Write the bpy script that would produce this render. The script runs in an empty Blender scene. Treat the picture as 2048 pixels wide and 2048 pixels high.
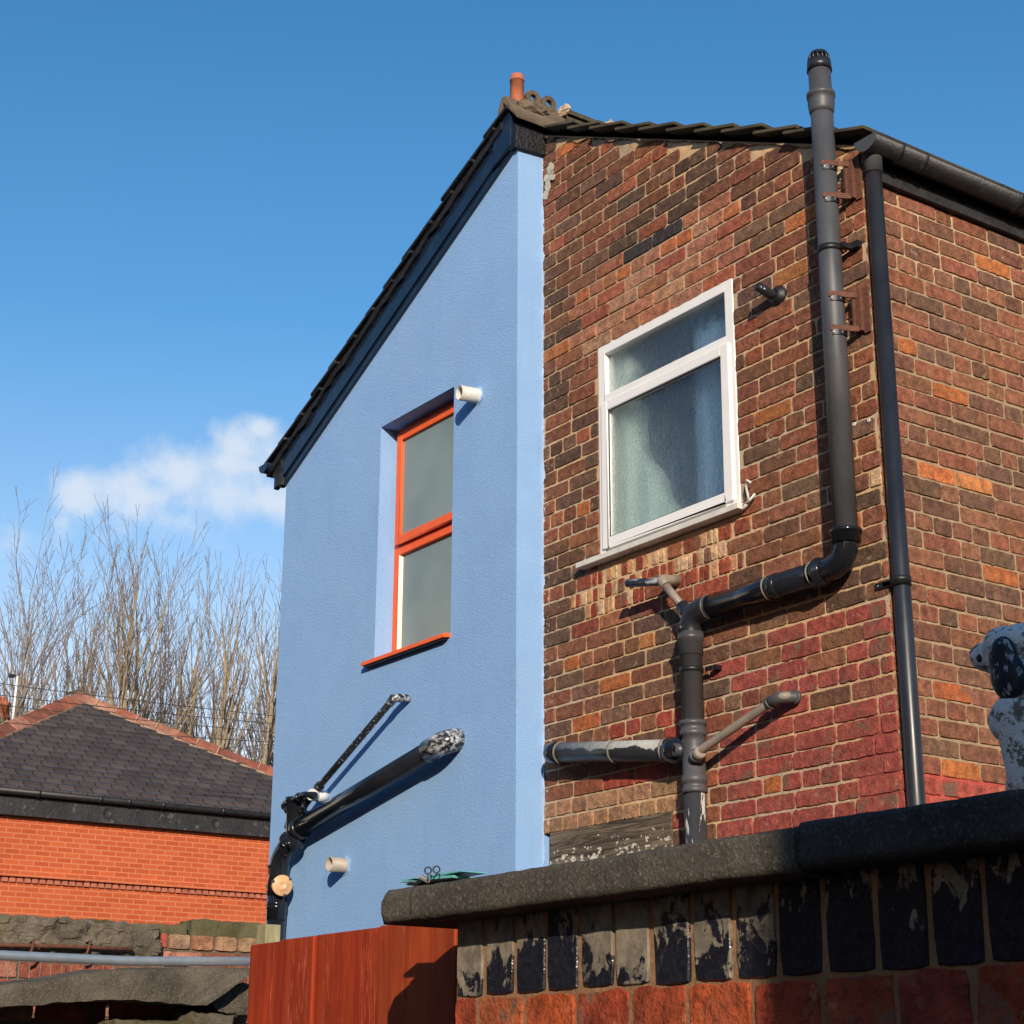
import bpy, bmesh, math, random
from mathutils import Vector, Matrix, noise
from math import sin, cos, tan, pi, radians, sqrt, atan2, asin
R_ = random.Random(7)
SC = bpy.context.scene
# ------------------------------------------------------------------ camera
FPX = 3500.0; YAW, PIT, ROL = radians(55.0), radians(17.95), radians(0.25)
CAM = Vector((4.485, -4.912, 1.6))
_d = Vector((-sin(YAW)*cos(PIT), cos(YAW)*cos(PIT), sin(PIT)))
_r = Vector((cos(YAW), sin(YAW), 0)); _u = _r.cross(_d)
_r2 = _r*cos(ROL) + _u*sin(ROL); _u2 = -_r*sin(ROL) + _u*cos(ROL)
cd = bpy.data.cameras.new('camera'); cam = bpy.data.objects.new('camera', cd)
SC.collection.objects.link(cam); SC.camera = cam
cam.matrix_world = Matrix(((_r2.x, _u2.x, -_d.x, CAM.x), (_r2.y, _u2.y, -_d.y, CAM.y), (_r2.z, _u2.z, -_d.z, CAM.z), (0, 0, 0, 1)))
cd.sensor_width = 36; cd.lens = FPX/2048*36; cd.clip_start = 0.05; cd.clip_end = 5000

def at(x, y, ax, v):
    """point of the world plane (axis ax = v) seen at photo pixel x, y"""
    d = _r2*(x-1024) - _u2*(y-1024) + _d*FPX
    return CAM + d*((v-CAM[ax])/d[ax])
def adir(x, y):
    d = _r2*(x-1024) - _u2*(y-1024) + _d*FPX
    return d.normalized()

# ------------------------------------------------------------------ light
SAZ, SEL = radians(57.0), radians(18.5)       # azimuth from -Y towards +X, elevation
sdir = Vector((sin(SAZ)*cos(SEL), -cos(SAZ)*cos(SEL), sin(SEL)))
sl = bpy.data.lights.new('sun', 'SUN'); sl.energy = 5.0; sl.angle = radians(0.5); sl.color = (1.0, 0.86, 0.70)
so = bpy.data.objects.new('sun', sl); SC.collection.objects.link(so)
so.rotation_euler = sdir.to_track_quat('Z', 'Y').to_euler(); so.location = sdir*30
SC.view_settings.view_transform = 'Standard'; SC.view_settings.look = 'None'
SC.view_settings.exposure = 0.0; SC.view_settings.gamma = 1.0
W = bpy.data.worlds.new('World'); SC.world = W; W.use_nodes = True
nt = W.node_tree; N = nt.nodes; L = nt.links; N.clear()
wo = N.new('ShaderNodeOutputWorld'); bg = N.new('ShaderNodeBackground'); bg.inputs[1].default_value = 0.12
sky = N.new('ShaderNodeTexSky'); sky.sky_type = 'NISHITA'; sky.sun_disc = False
sky.sun_elevation = SEL; sky.sun_rotation = atan2(sdir.x, sdir.y)
sky.air_density = 1.15; sky.dust_density = 0.35; sky.ozone_density = 3.2
def mnode(op, *a, clamp=False):
    n = N.new('ShaderNodeMath'); n.operation = op; n.use_clamp = clamp
    for i, v in enumerate(a):
        if hasattr(v, 'links') or hasattr(v, 'is_linked'): L.new(v, n.inputs[i])
        else: n.inputs[i].default_value = v
    return n.outputs[0]
tc = N.new('ShaderNodeTexCoord'); sp = N.new('ShaderNodeSeparateXYZ'); L.new(tc.outputs['Generated'], sp.inputs[0])
azn = mnode('ARCTAN2', mnode('MULTIPLY', sp.outputs[0], -1.0), sp.outputs[1])
eln = mnode('ARCSINE', sp.outputs[2])
def azel(x, y):
    d = adir(x, y); return atan2(-d.x, d.y), asin(d.z)
nz = N.new('ShaderNodeTexNoise'); nz.inputs['Scale'].default_value = 22; nz.inputs['Detail'].default_value = 7; nz.inputs['Roughness'].default_value = .5
L.new(tc.outputs['Generated'], nz.inputs['Vector'])
nz2 = N.new('ShaderNodeTexNoise'); nz2.inputs['Scale'].default_value = 75; nz2.inputs['Detail'].default_value = 6; nz2.inputs['Roughness'].default_value = .55
L.new(tc.outputs['Generated'], nz2.inputs['Vector'])
K = FPX
cover = None
# soft puffs: centre pixel -> direction, radii in radians
for (px, py, rx, ry, w) in ((165, 985, 75, 60, 1.0), (130, 1045, 45, 60, .6), (260, 985, 120, 75, .95), (370, 945, 130, 85, 1.0), (470, 890, 85, 62, 1.0), (520, 858, 45, 34, .95),
                            (440, 985, 130, 75, .9), (560, 1005, 110, 55, .95), (640, 1020, 80, 50, .9), (330, 1045, 260, 70, .5), (30, 1090, 260, 60, .4), (395, 882, 24, 18, .6), (455, 925, 110, 62, .95), (540, 905, 70, 60, .8),
                            (500, 1330, 380, 140, .42), (150, 1350, 420, 150, .42), (60, 985, 70, 9, .32)):
    a0, e0 = azel(px, py)
    u = mnode('DIVIDE', mnode('MULTIPLY', mnode('SUBTRACT', azn, a0), cos(e0)), rx/K)
    v = mnode('DIVIDE', mnode('SUBTRACT', eln, e0), ry/K)
    rr = mnode('SQRT', mnode('ADD', mnode('MULTIPLY', u, u), mnode('MULTIPLY', v, v)))
    m = mnode('MULTIPLY', mnode('SUBTRACT', 1.35, rr), w)
    cover = m if cover is None else mnode('SMOOTH_MAX', cover, m, .25)
cv = mnode('ADD', cover, mnode('MULTIPLY', mnode('SUBTRACT', nz.outputs[0], .5), .9))
cv = mnode('ADD', cv, mnode('MULTIPLY', mnode('SUBTRACT', nz2.outputs[0], .5), .9))
mr = N.new('ShaderNodeMapRange'); mr.interpolation_type = 'SMOOTHSTEP'
mr.inputs[1].default_value = .28; mr.inputs[2].default_value = 1.2; mr.inputs[3].default_value = 0; mr.inputs[4].default_value = .82
L.new(cv, mr.inputs[0])
tint = N.new('ShaderNodeMix'); tint.data_type = 'RGBA'; tint.blend_type = 'MULTIPLY'; tint.inputs[0].default_value = 1
L.new(sky.outputs[0], tint.inputs[6])
def rampc(stops):
    prev = None
    for i in range(len(stops)-1):
        n = N.new('ShaderNodeMix'); n.data_type = 'RGBA'; f = N.new('ShaderNodeMapRange'); f.inputs[1].default_value = radians(stops[i][0]); f.inputs[2].default_value = radians(stops[i+1][0]); L.new(eln, f.inputs[0]); L.new(f.outputs[0], n.inputs[0])
        if prev is None: n.inputs[6].default_value = (*stops[i][1], 1)
        else: L.new(prev, n.inputs[6])
        n.inputs[7].default_value = (*stops[i+1][1], 1); prev = n.outputs[2]
    return prev
L.new(rampc([(2, (2.3, 1.66, 1.36)), (9, (2.1, 1.52, 1.33)), (16, (1.35, 1.35, 1.38)), (24, (.68, 1.19, 1.40)), (36, (.46, 1.06, 1.33))]), tint.inputs[7])
mx = N.new('ShaderNodeMix'); mx.data_type = 'RGBA'; L.new(mr.outputs[0], mx.inputs[0]); L.new(tint.outputs[2], mx.inputs[6])
mx.inputs[7].default_value = (6.3, 6.9, 7.7, 1)
L.new(mx.outputs[2], bg.inputs[0]); L.new(bg.outputs[0], wo.inputs[0])
SKY_TINT, CLOUD_MIX = tint, mx

# ------------------------------------------------------------------ materials
MATS = {}
def rgb(c): return (c[0], c[1], c[2], 1)
class NB:
    def __init__(s, name):
        s.m = bpy.data.materials.new(name); s.m.use_nodes = True; s.t = s.m.node_tree
        s.b = s.t.nodes['Principled BSDF']; s.out = s.t.nodes['Material Output']; MATS[name] = s.m
        s.co = s.n('ShaderNodeTexCoord').outputs['Object']
    def n(s, k): return s.t.nodes.new(k)
    def l(s, a, b): s.t.links.new(a, b)
    def setv(s, sock, v):
        if hasattr(v, 'is_linked'): s.l(v, sock)
        elif isinstance(v, tuple) and len(v) == 3 and sock.type == 'RGBA': sock.default_value = rgb(v)
        else: sock.default_value = v
    def math(s, op, *a, clamp=False):
        n = s.n('ShaderNodeMath'); n.operation = op; n.use_clamp = clamp
        for i, v in enumerate(a): s.setv(n.inputs[i], v)
        return n.outputs[0]
    def vec(s, sc=(1, 1, 1), rot=(0, 0, 0), src=None):
        mp = s.n('ShaderNodeMapping'); s.l(src or s.co, mp.inputs[0]); mp.inputs['Scale'].default_value = sc; mp.inputs['Rotation'].default_value = rot
        return mp.outputs[0]
    def noise(s, scale, detail=4, rough=.55, vec=None, dist=0):
        n = s.n('ShaderNodeTexNoise'); s.l(vec or s.co, n.inputs['Vector']); n.inputs['Scale'].default_value = scale
        n.inputs['Detail'].default_value = detail; n.inputs['Roughness'].default_value = rough; n.inputs['Distortion'].default_value = dist
        return n.outputs[0]
    def voro(s, scale, vec=None, feat='F1'):
        n = s.n('ShaderNodeTexVoronoi'); s.l(vec or s.co, n.inputs['Vector']); n.inputs['Scale'].default_value = scale; n.feature = feat
        return n.outputs[0]
    def rmp(s, f, a, b, lo=0., hi=1.):
        n = s.n('ShaderNodeMapRange'); s.l(f, n.inputs[0]); n.inputs[1].default_value = a; n.inputs[2].default_value = b
        n.inputs[3].default_value = lo; n.inputs[4].default_value = hi; return n.outputs[0]
    def mix(s, f, a, b, mode='MIX'):
        n = s.n('ShaderNodeMix'); n.data_type = 'RGBA'; n.blend_type = mode
        s.setv(n.inputs[0], f); s.setv(n.inputs[6], a); s.setv(n.inputs[7], b); return n.outputs[2]
    def bump(s, h, strength, dist=.002, prev=None):
        n = s.n('ShaderNodeBump'); n.inputs['Strength'].default_value = strength; n.inputs['Distance'].default_value = dist; s.l(h, n.inputs['Height'])
        if prev: s.l(prev, n.inputs['Normal'])
        return n.outputs[0]
    def attr(s, nm):
        n = s.n('ShaderNodeAttribute'); n.attribute_name = nm; return n.outputs['Color']
    def fin(s, col, rough=.8, nrm=None, spec=.5, metal=0.):
        s.setv(s.b.inputs['Base Color'], col); s.setv(s.b.inputs['Roughness'], rough); s.setv(s.b.inputs['Specular IOR Level'], spec)
        s.setv(s.b.inputs['Metallic'], metal)
        if nrm: s.l(nrm, s.b.inputs['Normal'])
        return s.m
def simple(name, c, rough=.6, var=.25, sc=20, bump=.2, bsc=200, bd=.001, spec=.5, metal=0., spots=None):
    b = NB(name); f = b.noise(sc, 5); c2 = tuple(x*(1-var) for x in c); c3 = tuple(min(1, x*(1+var)) for x in c)
    col = b.mix(b.rmp(f, .3, .7), c2, c3)
    if spots:
        sco, ssc, th = spots; g = b.noise(ssc, 6, .65); col = b.mix(b.rmp(g, th, th+.03), col, sco)
    return b.fin(col, rough, b.bump(b.noise(bsc, 4), bump, bd), spec, metal)

def brick_mat(name='weathered_brick', fleck=False):
    b = NB(name); a = b.mix(1.0, b.attr('bc'), (1.08, .98, .87), 'MULTIPLY')
    f = b.noise(28, 6, .6); g = b.noise(130, 5, .65)
    col = b.mix(b.rmp(f, .35, .68), b.mix(1.0, a, (.60, .60, .62), 'MULTIPLY'), b.mix(1.0, a, (1.30, 1.27, 1.24), 'MULTIPLY'))
    col = b.mix(b.rmp(g, .54, .66, 0, .75), col, b.mix(1.0, col, (.38, .36, .38), 'MULTIPLY'))
    col = b.mix(b.rmp(g, .44, .34, 0, .5), col, b.mix(1.0, col, (1.5, 1.42, 1.35), 'MULTIPLY'))
    h = b.noise(260, 3, .7); col = b.mix(b.rmp(h, .64, .72, 0, .6), col, (.38, .29, .22))
    st = b.noise(9, 4, .6, b.vec((1, 1, .35))); col = b.mix(b.rmp(st, .56, .72, 0, .38), col, (.085, .06, .05))
    sc_ = b.n('ShaderNodeSeparateColor'); b.l(a, sc_.inputs[0]); isred = b.rmp(b.math('SUBTRACT', sc_.outputs[0], b.math('MULTIPLY', sc_.outputs[1], 3.35)), .0, .02)
    wear = b.rmp(b.math('ADD', b.noise(7, 4, .6), b.math('MULTIPLY', b.noise(45, 5, .7), .35)), .73, .80)
    col = b.mix(b.math('MULTIPLY', isred, wear), col, (.20, .105, .07))
    sm = b.noise(17, 6, .7); smc = b.noise(70, 4, .7)
    col = b.mix(b.rmp(b.math('ADD', sm, b.math('MULTIPLY', smc, .25)), .72, .84, 0, .7), col, (.46, .30, .175))
    if fleck:
        sx = b.n('ShaderNodeSeparateXYZ'); b.l(b.co, sx.inputs[0]); k = b.rmp(sx.outputs[0], -2.247, -2.03, .155, 0.0)
        w = b.math('ADD', b.noise(75, 4, .6, b.vec((1, 1, .6))), k); col = b.mix(b.rmp(w, .775, .785), col, (.62, .60, .56))
    n1 = b.bump(b.noise(60, 6, .65), .9, .008); n2 = b.bump(g, .9, .005, n1)
    return b.fin(col, .88, n2, .25)
def mortar_mat():
    b = NB('sand_mortar'); a = b.attr('bc')
    f = b.noise(16, 5); g = b.noise(240, 4, .7)
    col = b.mix(b.rmp(f, .3, .7), b.mix(1.0, a, (.78, .76, .74), 'MULTIPLY'), b.mix(1.0, a, (1.15, 1.15, 1.15), 'MULTIPLY'))
    col = b.mix(b.rmp(g, .58, .70, 0, .5), col, b.mix(1.0, col, (.5, .47, .45), 'MULTIPLY'))
    return b.fin(col, .95, b.bump(b.noise(90, 6, .7), .9, .006), .1)
def blue_mat():
    b = NB('blue_render')
    f = b.noise(3.5, 4); g = b.noise(110, 4, .6); k = b.noise(30, 4, .6)
    col = b.mix(b.rmp(f, .35, .65), (.265, .455, .760), (.285, .485, .790))
    col = b.mix(b.rmp(k, .60, .75, 0, .35), col, (.33, .53, .79))
    st = b.noise(1.7, 4, .6, b.vec((3, 3, .3))); col = b.mix(b.rmp(st, .56, .75, 0, .25), col, (.235, .41, .66))
    rs = b.noise(5, 5, .65, b.vec((4, 4, .22))); col = b.mix(b.rmp(rs, .58, .72, 0, .35), col, (.22, .37, .58)); gr = b.noise(1.1, 5, .6); col = b.mix(b.rmp(gr, .5, .72, 0, .3), col, (.31, .47, .70))
    sp_ = b.noise(170, 2, .5); col = b.mix(b.rmp(sp_, .775, .80, 0, .7), col, (.6, .72, .85))
    n1 = b.bump(b.noise(150, 3, .6), .75, .006); n2 = b.bump(b.noise(9, 3), .10, .010, n1); n3 = b.bump(b.noise(260, 2), .6, .003, n2)
    return b.fin(col, .9, n3, .2)
def stone_mat(name, c, moss=None, bs=1., spk=.5):
    b = NB(name); f = b.noise(6, 6, .6); g = b.noise(200, 4, .75); v = b.voro(260)
    d = tuple(x*.55 for x in c); l_ = tuple(x*1.35 for x in c)
    col = b.mix(b.rmp(f, .32, .68), d, l_)
    col = b.mix(b.rmp(g, .55, .68, 0, spk), col, tuple(x*3.0 for x in c))
    col = b.mix(b.rmp(g, .44, .34, 0, .6), col, tuple(x*.35 for x in c))
    if moss: col = b.mix(b.rmp(b.noise(9, 5, .6), .50, .64, 0, .8), col, moss)
    n1 = b.bump(b.noise(40, 6, .7), .7*bs, .008); n2 = b.bump(g, .9*bs, .004, n1)
    return b.fin(col, .95, n2, .15)
def wood_mat(name, c, c2, streak=.5, rough=.7):
    b = NB(name); f = b.noise(3.0, 8, .65, b.vec((12, 12, .9)), .8); g = b.noise(1.5, 4, .7, b.vec((190, 190, 14)))
    k = b.noise(5, 5, .6, b.vec((1.4, 1.4, .5))); kn = b.voro(3.4, b.vec((1.6, 1, 1)))
    col = b.mix(b.rmp(f, .36, .64), c, c2); col = b.mix(b.rmp(k, .40, .66), col, b.mix(1.0, col, (1.55, 1.5, 1.4), 'MULTIPLY'))
    st = b.noise(4, 3, .6, b.vec((3.2, 3.2, .12))); both = b.math('MULTIPLY', b.rmp(g, .54, .66), b.rmp(st, .52, .60))
    col = b.mix(b.math('MULTIPLY', both, streak), col, tuple(min(1, x*2.2+.06) for x in c2))
    col = b.mix(b.rmp(kn, .10, .03, 0, .65), col, tuple(x*.4 for x in c))
    n1 = b.bump(f, .3, .003); n2 = b.bump(g, .4, .002, n1)
    return b.fin(col, rough, n2, .3)
def pipe_mat(name, c, rough, spot=None, th=.62, ssc=40, stretch=(1, 1, .4), dust=.25, soft=.015):
    b = NB(name); f = b.noise(7, 5, .6, b.vec((1, 1, .5))); col = b.mix(b.rmp(f, .35, .7), c, tuple(x*1.5+.012*dust for x in c))
    g = b.noise(90, 5, .6); col = b.mix(b.rmp(g, .62, .8, 0, dust), col, tuple(x*2+.06 for x in c))
    if spot:
        h = b.noise(ssc, 6, .6, b.vec(stretch)); col = b.mix(b.rmp(h, th, th+soft), col, spot)
    rr = b.rmp(f, .3, .7, rough*.8, min(1, rough*1.3))
    return b.fin(col, rr, b.bump(g, .12, .001), .5)
def glass_frosted():
    b = NB('satin_glass'); v = b.noise(700, 2); col = b.mix(b.rmp(b.noise(2.2, 2), .35, .65), (.19, .25, .245), (.245, .315, .295))
    b.b.inputs['Coat Weight'].default_value = .3; b.b.inputs['Coat Roughness'].default_value = .25
    return b.fin(col, .42, b.bump(v, .25, .0006), .5)
def glass_pattern():
    b = NB('obscure_patterned_glass')
    v1 = b.noise(42, 3, .45, b.vec((1.1, 1, .9)), 2.2); v2 = b.voro(60, b.vec((1.1, 1, .85)), 'SMOOTH_F1')
    r1 = b.math('ABSOLUTE', b.math('SUBTRACT', v1, .5)); hgt = b.rmp(r1, 0, .06)
    n1 = b.bump(hgt, .5, .004); n2 = b.bump(v2, .6, .006, n1)
    b.b.inputs['Transmission Weight'].default_value = 1.0; b.b.inputs['Alpha'].default_value = .66
    b.b.inputs['IOR'].default_value = 1.45
    return b.fin((.74, .92, 1.0), .2, n2, 1.0)
def brickwall_tex(name, c1, c2, mort, bw, bh, axis='YZ', mw=.012, rough=.85, off=.5):
    b = NB(name); rot = {'YZ': (0, 0, 0)}
    sepx = b.n('ShaderNodeSeparateXYZ'); b.l(b.co, sepx.inputs[0]); cmb = b.n('ShaderNodeCombineXYZ')
    b.l(sepx.outputs['XYZ'.index(axis[0])], cmb.inputs[0]); b.l(sepx.outputs['XYZ'.index(axis[1])], cmb.inputs[1])
    n = b.n('ShaderNodeTexBrick'); b.l(cmb.outputs[0], n.inputs['Vector']); n.inputs['Color1'].default_value = rgb(c1); n.inputs['Color2'].default_value = rgb(c2)
    n.inputs['Mortar'].default_value = rgb(mort); n.inputs['Scale'].default_value = 1; n.inputs['Mortar Size'].default_value = mw
    n.inputs['Brick Width'].default_value = bw; n.inputs['Row Height'].default_value = bh; n.offset = off; n.inputs['Mortar Smooth'].default_value = .2
    col = b.mix(b.rmp(b.noise(1.3, 5, .6), .3, .7, 0, .35), n.outputs[0], b.mix(1.0, n.outputs[0], (.72, .66, .62), 'MULTIPLY'))
    col = b.mix(b.rmp(b.noise(40, 4), .6, .75, 0, .3), col, b.mix(1.0, col, (1.3, 1.3, 1.3), 'MULTIPLY'))
    b.fin(col, rough, b.bump(n.outputs['Fac'], -.4, .01), .2); return b

M = {}
M['brick'] = brick_mat(); M['brick_g'] = brick_mat('weathered_gable_brick', True); M['mortar'] = mortar_mat(); M['blue'] = blue_mat()
M['coping'] = stone_mat('coarse_dark_concrete', (.105, .092, .074), None, 1.3, .7)
M['coping_shaded'] = stone_mat('coarse_shaded_concrete', (.062, .058, .056), None, 1.3, .7)  # darker copy of the coping concrete, shade put into its colour
M['slab'] = stone_mat('weathered_slab_concrete', (.125, .107, .082), None, 1.2, .65)
M['rubble'] = stone_mat('rough_grey_stone', (.17, .145, .11), (.16, .14, .07), 1.3)
M['mossy'] = stone_mat('mossy_stone', (.13, .115, .065), (.09, .085, .03))
M['gate'] = wood_mat('red_stained_timber', (.20, .018, .004), (.29, .040, .009), .75)
M['gate_b'] = wood_mat('red_stained_timber_worn', (.22, .026, .006), (.32, .055, .013), 1.0)
M['lintel'] = None
M['upvc'] = simple('white_upvc', (.90, .88, .84), .35, .03, 8, .03)
M['upvc_dirty'] = simple('white_upvc_sill', (.70, .67, .60), .5, .12, 14, .1, spots=((.3, .25, .19), 16, .66))
M['orange'] = simple('orange_paint', (.92, .125, .012), .38, .08, 14, .12)
M['satin'] = glass_frosted(); M['obscure'] = glass_pattern()
M['pipe_black'] = pipe_mat('gloss_black_plastic', (.010, .011, .014), .16, dust=.06)
M['pipe_black_dull'] = pipe_mat('dull_black_plastic', (.016, .017, .021), .33, dust=.2)
M['pipe_grey'] = pipe_mat('faded_grey_plastic', (.055, .055, .058), .42, dust=.2)
M['pipe_grey_spot'] = pipe_mat('faded_black_plastic_with_white_paint', (.035, .036, .039), .35, (.62, .58, .52), .585, 22, (1.6, 1.6, .25))
pb = NB('black_plastic_with_peeling_white_paint'); gn = pb.n('ShaderNodeNewGeometry'); sx0 = pb.n('ShaderNodeSeparateXYZ'); pb.l(gn.outputs['Normal'], sx0.inputs[0])
pm = pb.rmp(pb.math('ADD', pb.math('MULTIPLY', sx0.outputs[2], .5), pb.noise(16, 7, .68, pb.vec((.6, 1, 1)))), .56, .575)
M['pipe_peel'] = pb.fin(pb.mix(pm, (.022, .024, .028), pb.mix(pb.rmp(pb.noise(40, 4), .35, .65), (.30, .30, .28), (.42, .42, .40))), pb.rmp(pm, 0, 1, .35, .75), pb.bump(pm, .6, .002), .5)
M['pipe_splat'] = pipe_mat('black_plastic_splashed_with_white_paint', (.012, .012, .014), .25, (.50, .52, .53), .47, 42, (.35, 1, 1), .6, .16)
M['pipe_flick'] = pipe_mat('black_plastic_flecked_with_paint', (.012, .012, .014), .25, (.35, .38, .42), .62, 70, (1, 1, 1))
M['tan_pipe'] = simple('grey_waste_pipe', (.26, .215, .17), .5, .2, 16, .1)
M['duct'] = simple('white_duct_plastic', (.62, .60, .54), .45, .1, 20, .08, spots=((.78, .80, .80), 22, .6))
M['cream'] = simple('peach_plastic', (.68, .40, .20), .4, .12, 60, .1)
M['navy'] = simple('navy_gloss_board', (.010, .020, .042), .22, .3, 9, .08, bsc=40, spots=((.45, .5, .55), 22, .76))
M['soot'] = simple('black_bitumen_cement', (.014, .013, .014), .5, .5, 18, 1.0, 45, .012, spots=((.16, .16, .17), 24, .69))
M['tile'] = stone_mat('grey_roof_tile', (.085, .072, .052), (.10, .085, .035), .8)
M['saddle'] = stone_mat('brown_concrete_ridge', (.15, .115, .078), None, 1.)
M['terracotta'] = simple('terracotta', (.42, .13, .062), .8, .18, 20, .4, 120, .003)
M['gutter'] = simple('worn_black_gutter', (.014, .0135, .014), .5, .5, 14, .5, 60, .004, spots=((.035, .035, .038), 30, .62))
M['fascia'] = simple('peeling_black_fascia', (.022, .020, .019), .6, .5, 20, 1., 40, .008, spots=((.16, .10, .08), 30, .70))
M['rust'] = simple('rusty_steel', (.13, .05, .028), .85, .35, 60, .5, 200, .002)
M['clip'] = simple('black_steel', (.012, .012, .013), .45, .2, 40, .1)
M['zinc'] = simple('galvanised_steel', (.36, .42, .46), .35, .1, 20, .1, metal=.5)
M['wire'] = simple('grey_steel_wire', (.30, .28, .26), .5, .1, 20, .05, metal=.4)
M['cable'] = simple('dark_cable', (.03, .028, .028), .7, .1)
M['white'] = simple('white_paint_flake', (.72, .72, .69), .7, .05, 30, .3, 90, .003)
M['dark'] = simple('sky_reflection_blue', (.02, .16, .42), .8, .1)  # room colour stands in for blue sky reflected in the glass
M['curtain'] = simple('pale_green_curtain', (.72, .80, .66), .8, .04, 5, .1)
M['curtain_b'] = simple('pale_blue_panel', (.38, .56, .74), .7, .05, 5, .1)
M['teal'] = simple('teal_perspex', (.14, .46, .44), .2, .12, 20, .05)
M['bark'] = simple('pale_bark', (.27, .22, .14), .9, .3, 12, .3)
M['bark_p'] = simple('dark_twig_bark', (.20, .162, .14), .9, .3, 12, .3)
M['aerial'] = simple('white_pole_paint', (.75, .74, .70), .5, .05)
M['ground'] = simple('ground_concrete', (.07, .066, .06), .95, .3, 3, .5, 60, .006)
M['plainbrick'] = brickwall_tex('plain_red_brick', (.28, .09, .05), (.18, .06, .04), (.35, .28, .2), .225, .075, 'YZ').m

# ------------------------------------------------------------------ mesh collector
class MB:
    def __init__(s): s.v = []; s.f = []; s.c = []; s.sm = []; s.uc = False
    def face(s, pts, col=None, sm=False):
        i = len(s.v); s.v += [tuple(p) for p in pts]; s.f.append(tuple(range(i, i+len(pts)))); s.sm.append(sm)
        s.c += [col or (1, 1, 1)]*len(pts)
        if col: s.uc = True
        return s
    def raw(s, vs, fs, col=None, sm=False):
        i = len(s.v); s.v += [tuple(p) for p in vs]; s.f += [tuple(a+i for a in f) for f in fs]; s.sm += [sm]*len(fs)
        s.c += ([col]*len(vs) if (col and not isinstance(col, list)) else (col or [(1, 1, 1)]*len(vs)))
        if col: s.uc = True
        return s
    def box(s, a, b, mt=None):
        x0, y0, z0 = a; x1, y1, z1 = b
        vs = [Vector(p) for p in ((x0, y0, z0), (x1, y0, z0), (x1, y1, z0), (x0, y1, z0), (x0, y0, z1), (x1, y0, z1), (x1, y1, z1), (x0, y1, z1))]
        if mt: vs = [mt @ v for v in vs]
        return s.raw(vs, [(0, 3, 2, 1), (4, 5, 6, 7), (0, 1, 5, 4), (1, 2, 6, 5), (2, 3, 7, 6), (3, 0, 4, 7)])
    def prism(s, poly, off):
        off = Vector(off); n = len(poly); P = [Vector(p) for p in poly]; vs = P + [p+off for p in P]
        return s.raw(vs, [tuple(range(n-1, -1, -1)), tuple(range(n, 2*n))] + [(i, (i+1) % n, n+(i+1) % n, n+i) for i in range(n)])
    def beam(s, p0, p1, w, h, up=(0, 0, 1)):
        p0 = Vector(p0); p1 = Vector(p1); d = (p1-p0).normalized(); sd = d.cross(Vector(up)).normalized(); u = sd.cross(d)
        q = [p0+sd*a*w/2+u*b*h/2 for a, b in ((-1, -1), (1, -1), (1, 1), (-1, 1))]
        return s.prism(q, p1-p0)
    def tube(s, path, r, seg=20, caps=True, ref=None):
        P = [Vector(p) for p in path]; n = len(P); rs = r if isinstance(r, (list, tuple)) else [r]*n
        T = []
        for i in range(n):
            t = (P[min(i+1, n-1)]-P[max(i-1, 0)])
            T.append(t.normalized())
        a = Vector(ref) if ref else (Vector((0, 0, 1)) if abs(T[0].z) < .9 else Vector((1, 0, 0)))
        u = T[0].cross(a).normalized(); vs = []
        for i in range(n):
            u = (u-T[i]*u.dot(T[i])).normalized(); w = T[i].cross(u)
            for k in range(seg):
                g = 2*pi*k/seg; vs.append(P[i]+(u*cos(g)+w*sin(g))*rs[i])
        fs = [(i*seg+k, i*seg+(k+1) % seg, (i+1)*seg+(k+1) % seg, (i+1)*seg+k) for i in range(n-1) for k in range(seg)]
        s.raw(vs, fs, sm=True)
        if caps: s.raw([vs[k] for k in range(seg)][::-1], [tuple(range(seg))]); s.raw([vs[(n-1)*seg+k] for k in range(seg)], [tuple(range(seg))])
        return s
    def lathe(s, p0, d, prof, seg=28, caps=True):
        """prof = [(distance along d, radius)]; duplicate points give crisp steps"""
        p0 = Vector(p0); d = Vector(d).normalized(); a = Vector((0, 0, 1)) if abs(d.z) < .9 else Vector((1, 0, 0))
        u = d.cross(a).normalized(); w = d.cross(u); rings = []
        for (t, r) in prof: rings.append([p0+d*t+(u*cos(2*pi*k/seg)+w*sin(2*pi*k/seg))*r for k in range(seg)])
        for i in range(len(rings)-1):
            s.raw(rings[i]+rings[i+1], [(k, seg+k, seg+(k+1) % seg, (k+1) % seg) for k in range(seg)], sm=True)
        if caps:
            if prof[0][1] > 1e-4: s.raw(rings[0], [tuple(range(seg))])
            if prof[-1][1] > 1e-4: s.raw(rings[-1][::-1], [tuple(range(seg))])
        return s
    def build(s, name, m, parent=None, bevel=0, col='bc'):
        me = bpy.data.meshes.new(name); me.from_pydata(s.v, [], s.f)
        for p, q in zip(me.polygons, s.sm): p.use_smooth = q
        if s.uc:
            at_ = me.color_attributes.new(col, 'FLOAT_COLOR', 'POINT')
            at_.data.foreach_set('color', [x for c in s.c for x in (c[0], c[1], c[2], 1)])
        me.materials.append(m)
        if not s.uc or bevel:
            bm = bmesh.new(); bm.from_mesh(me); bmesh.ops.remove_doubles(bm, verts=bm.verts, dist=1e-5)
            bmesh.ops.recalc_face_normals(bm, faces=bm.faces); bm.to_mesh(me); bm.free()
        o = bpy.data.objects.new(name, me); SC.collection.objects.link(o)
        if parent: o.parent = parent; o.matrix_parent_inverse = wm(parent).inverted()
        if bevel:
            b = o.modifiers.new('bevel', 'BEVEL'); b.width = bevel; b.segments = 2; b.limit_method = 'ANGLE'; b.angle_limit = radians(40)
        return o
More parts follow.
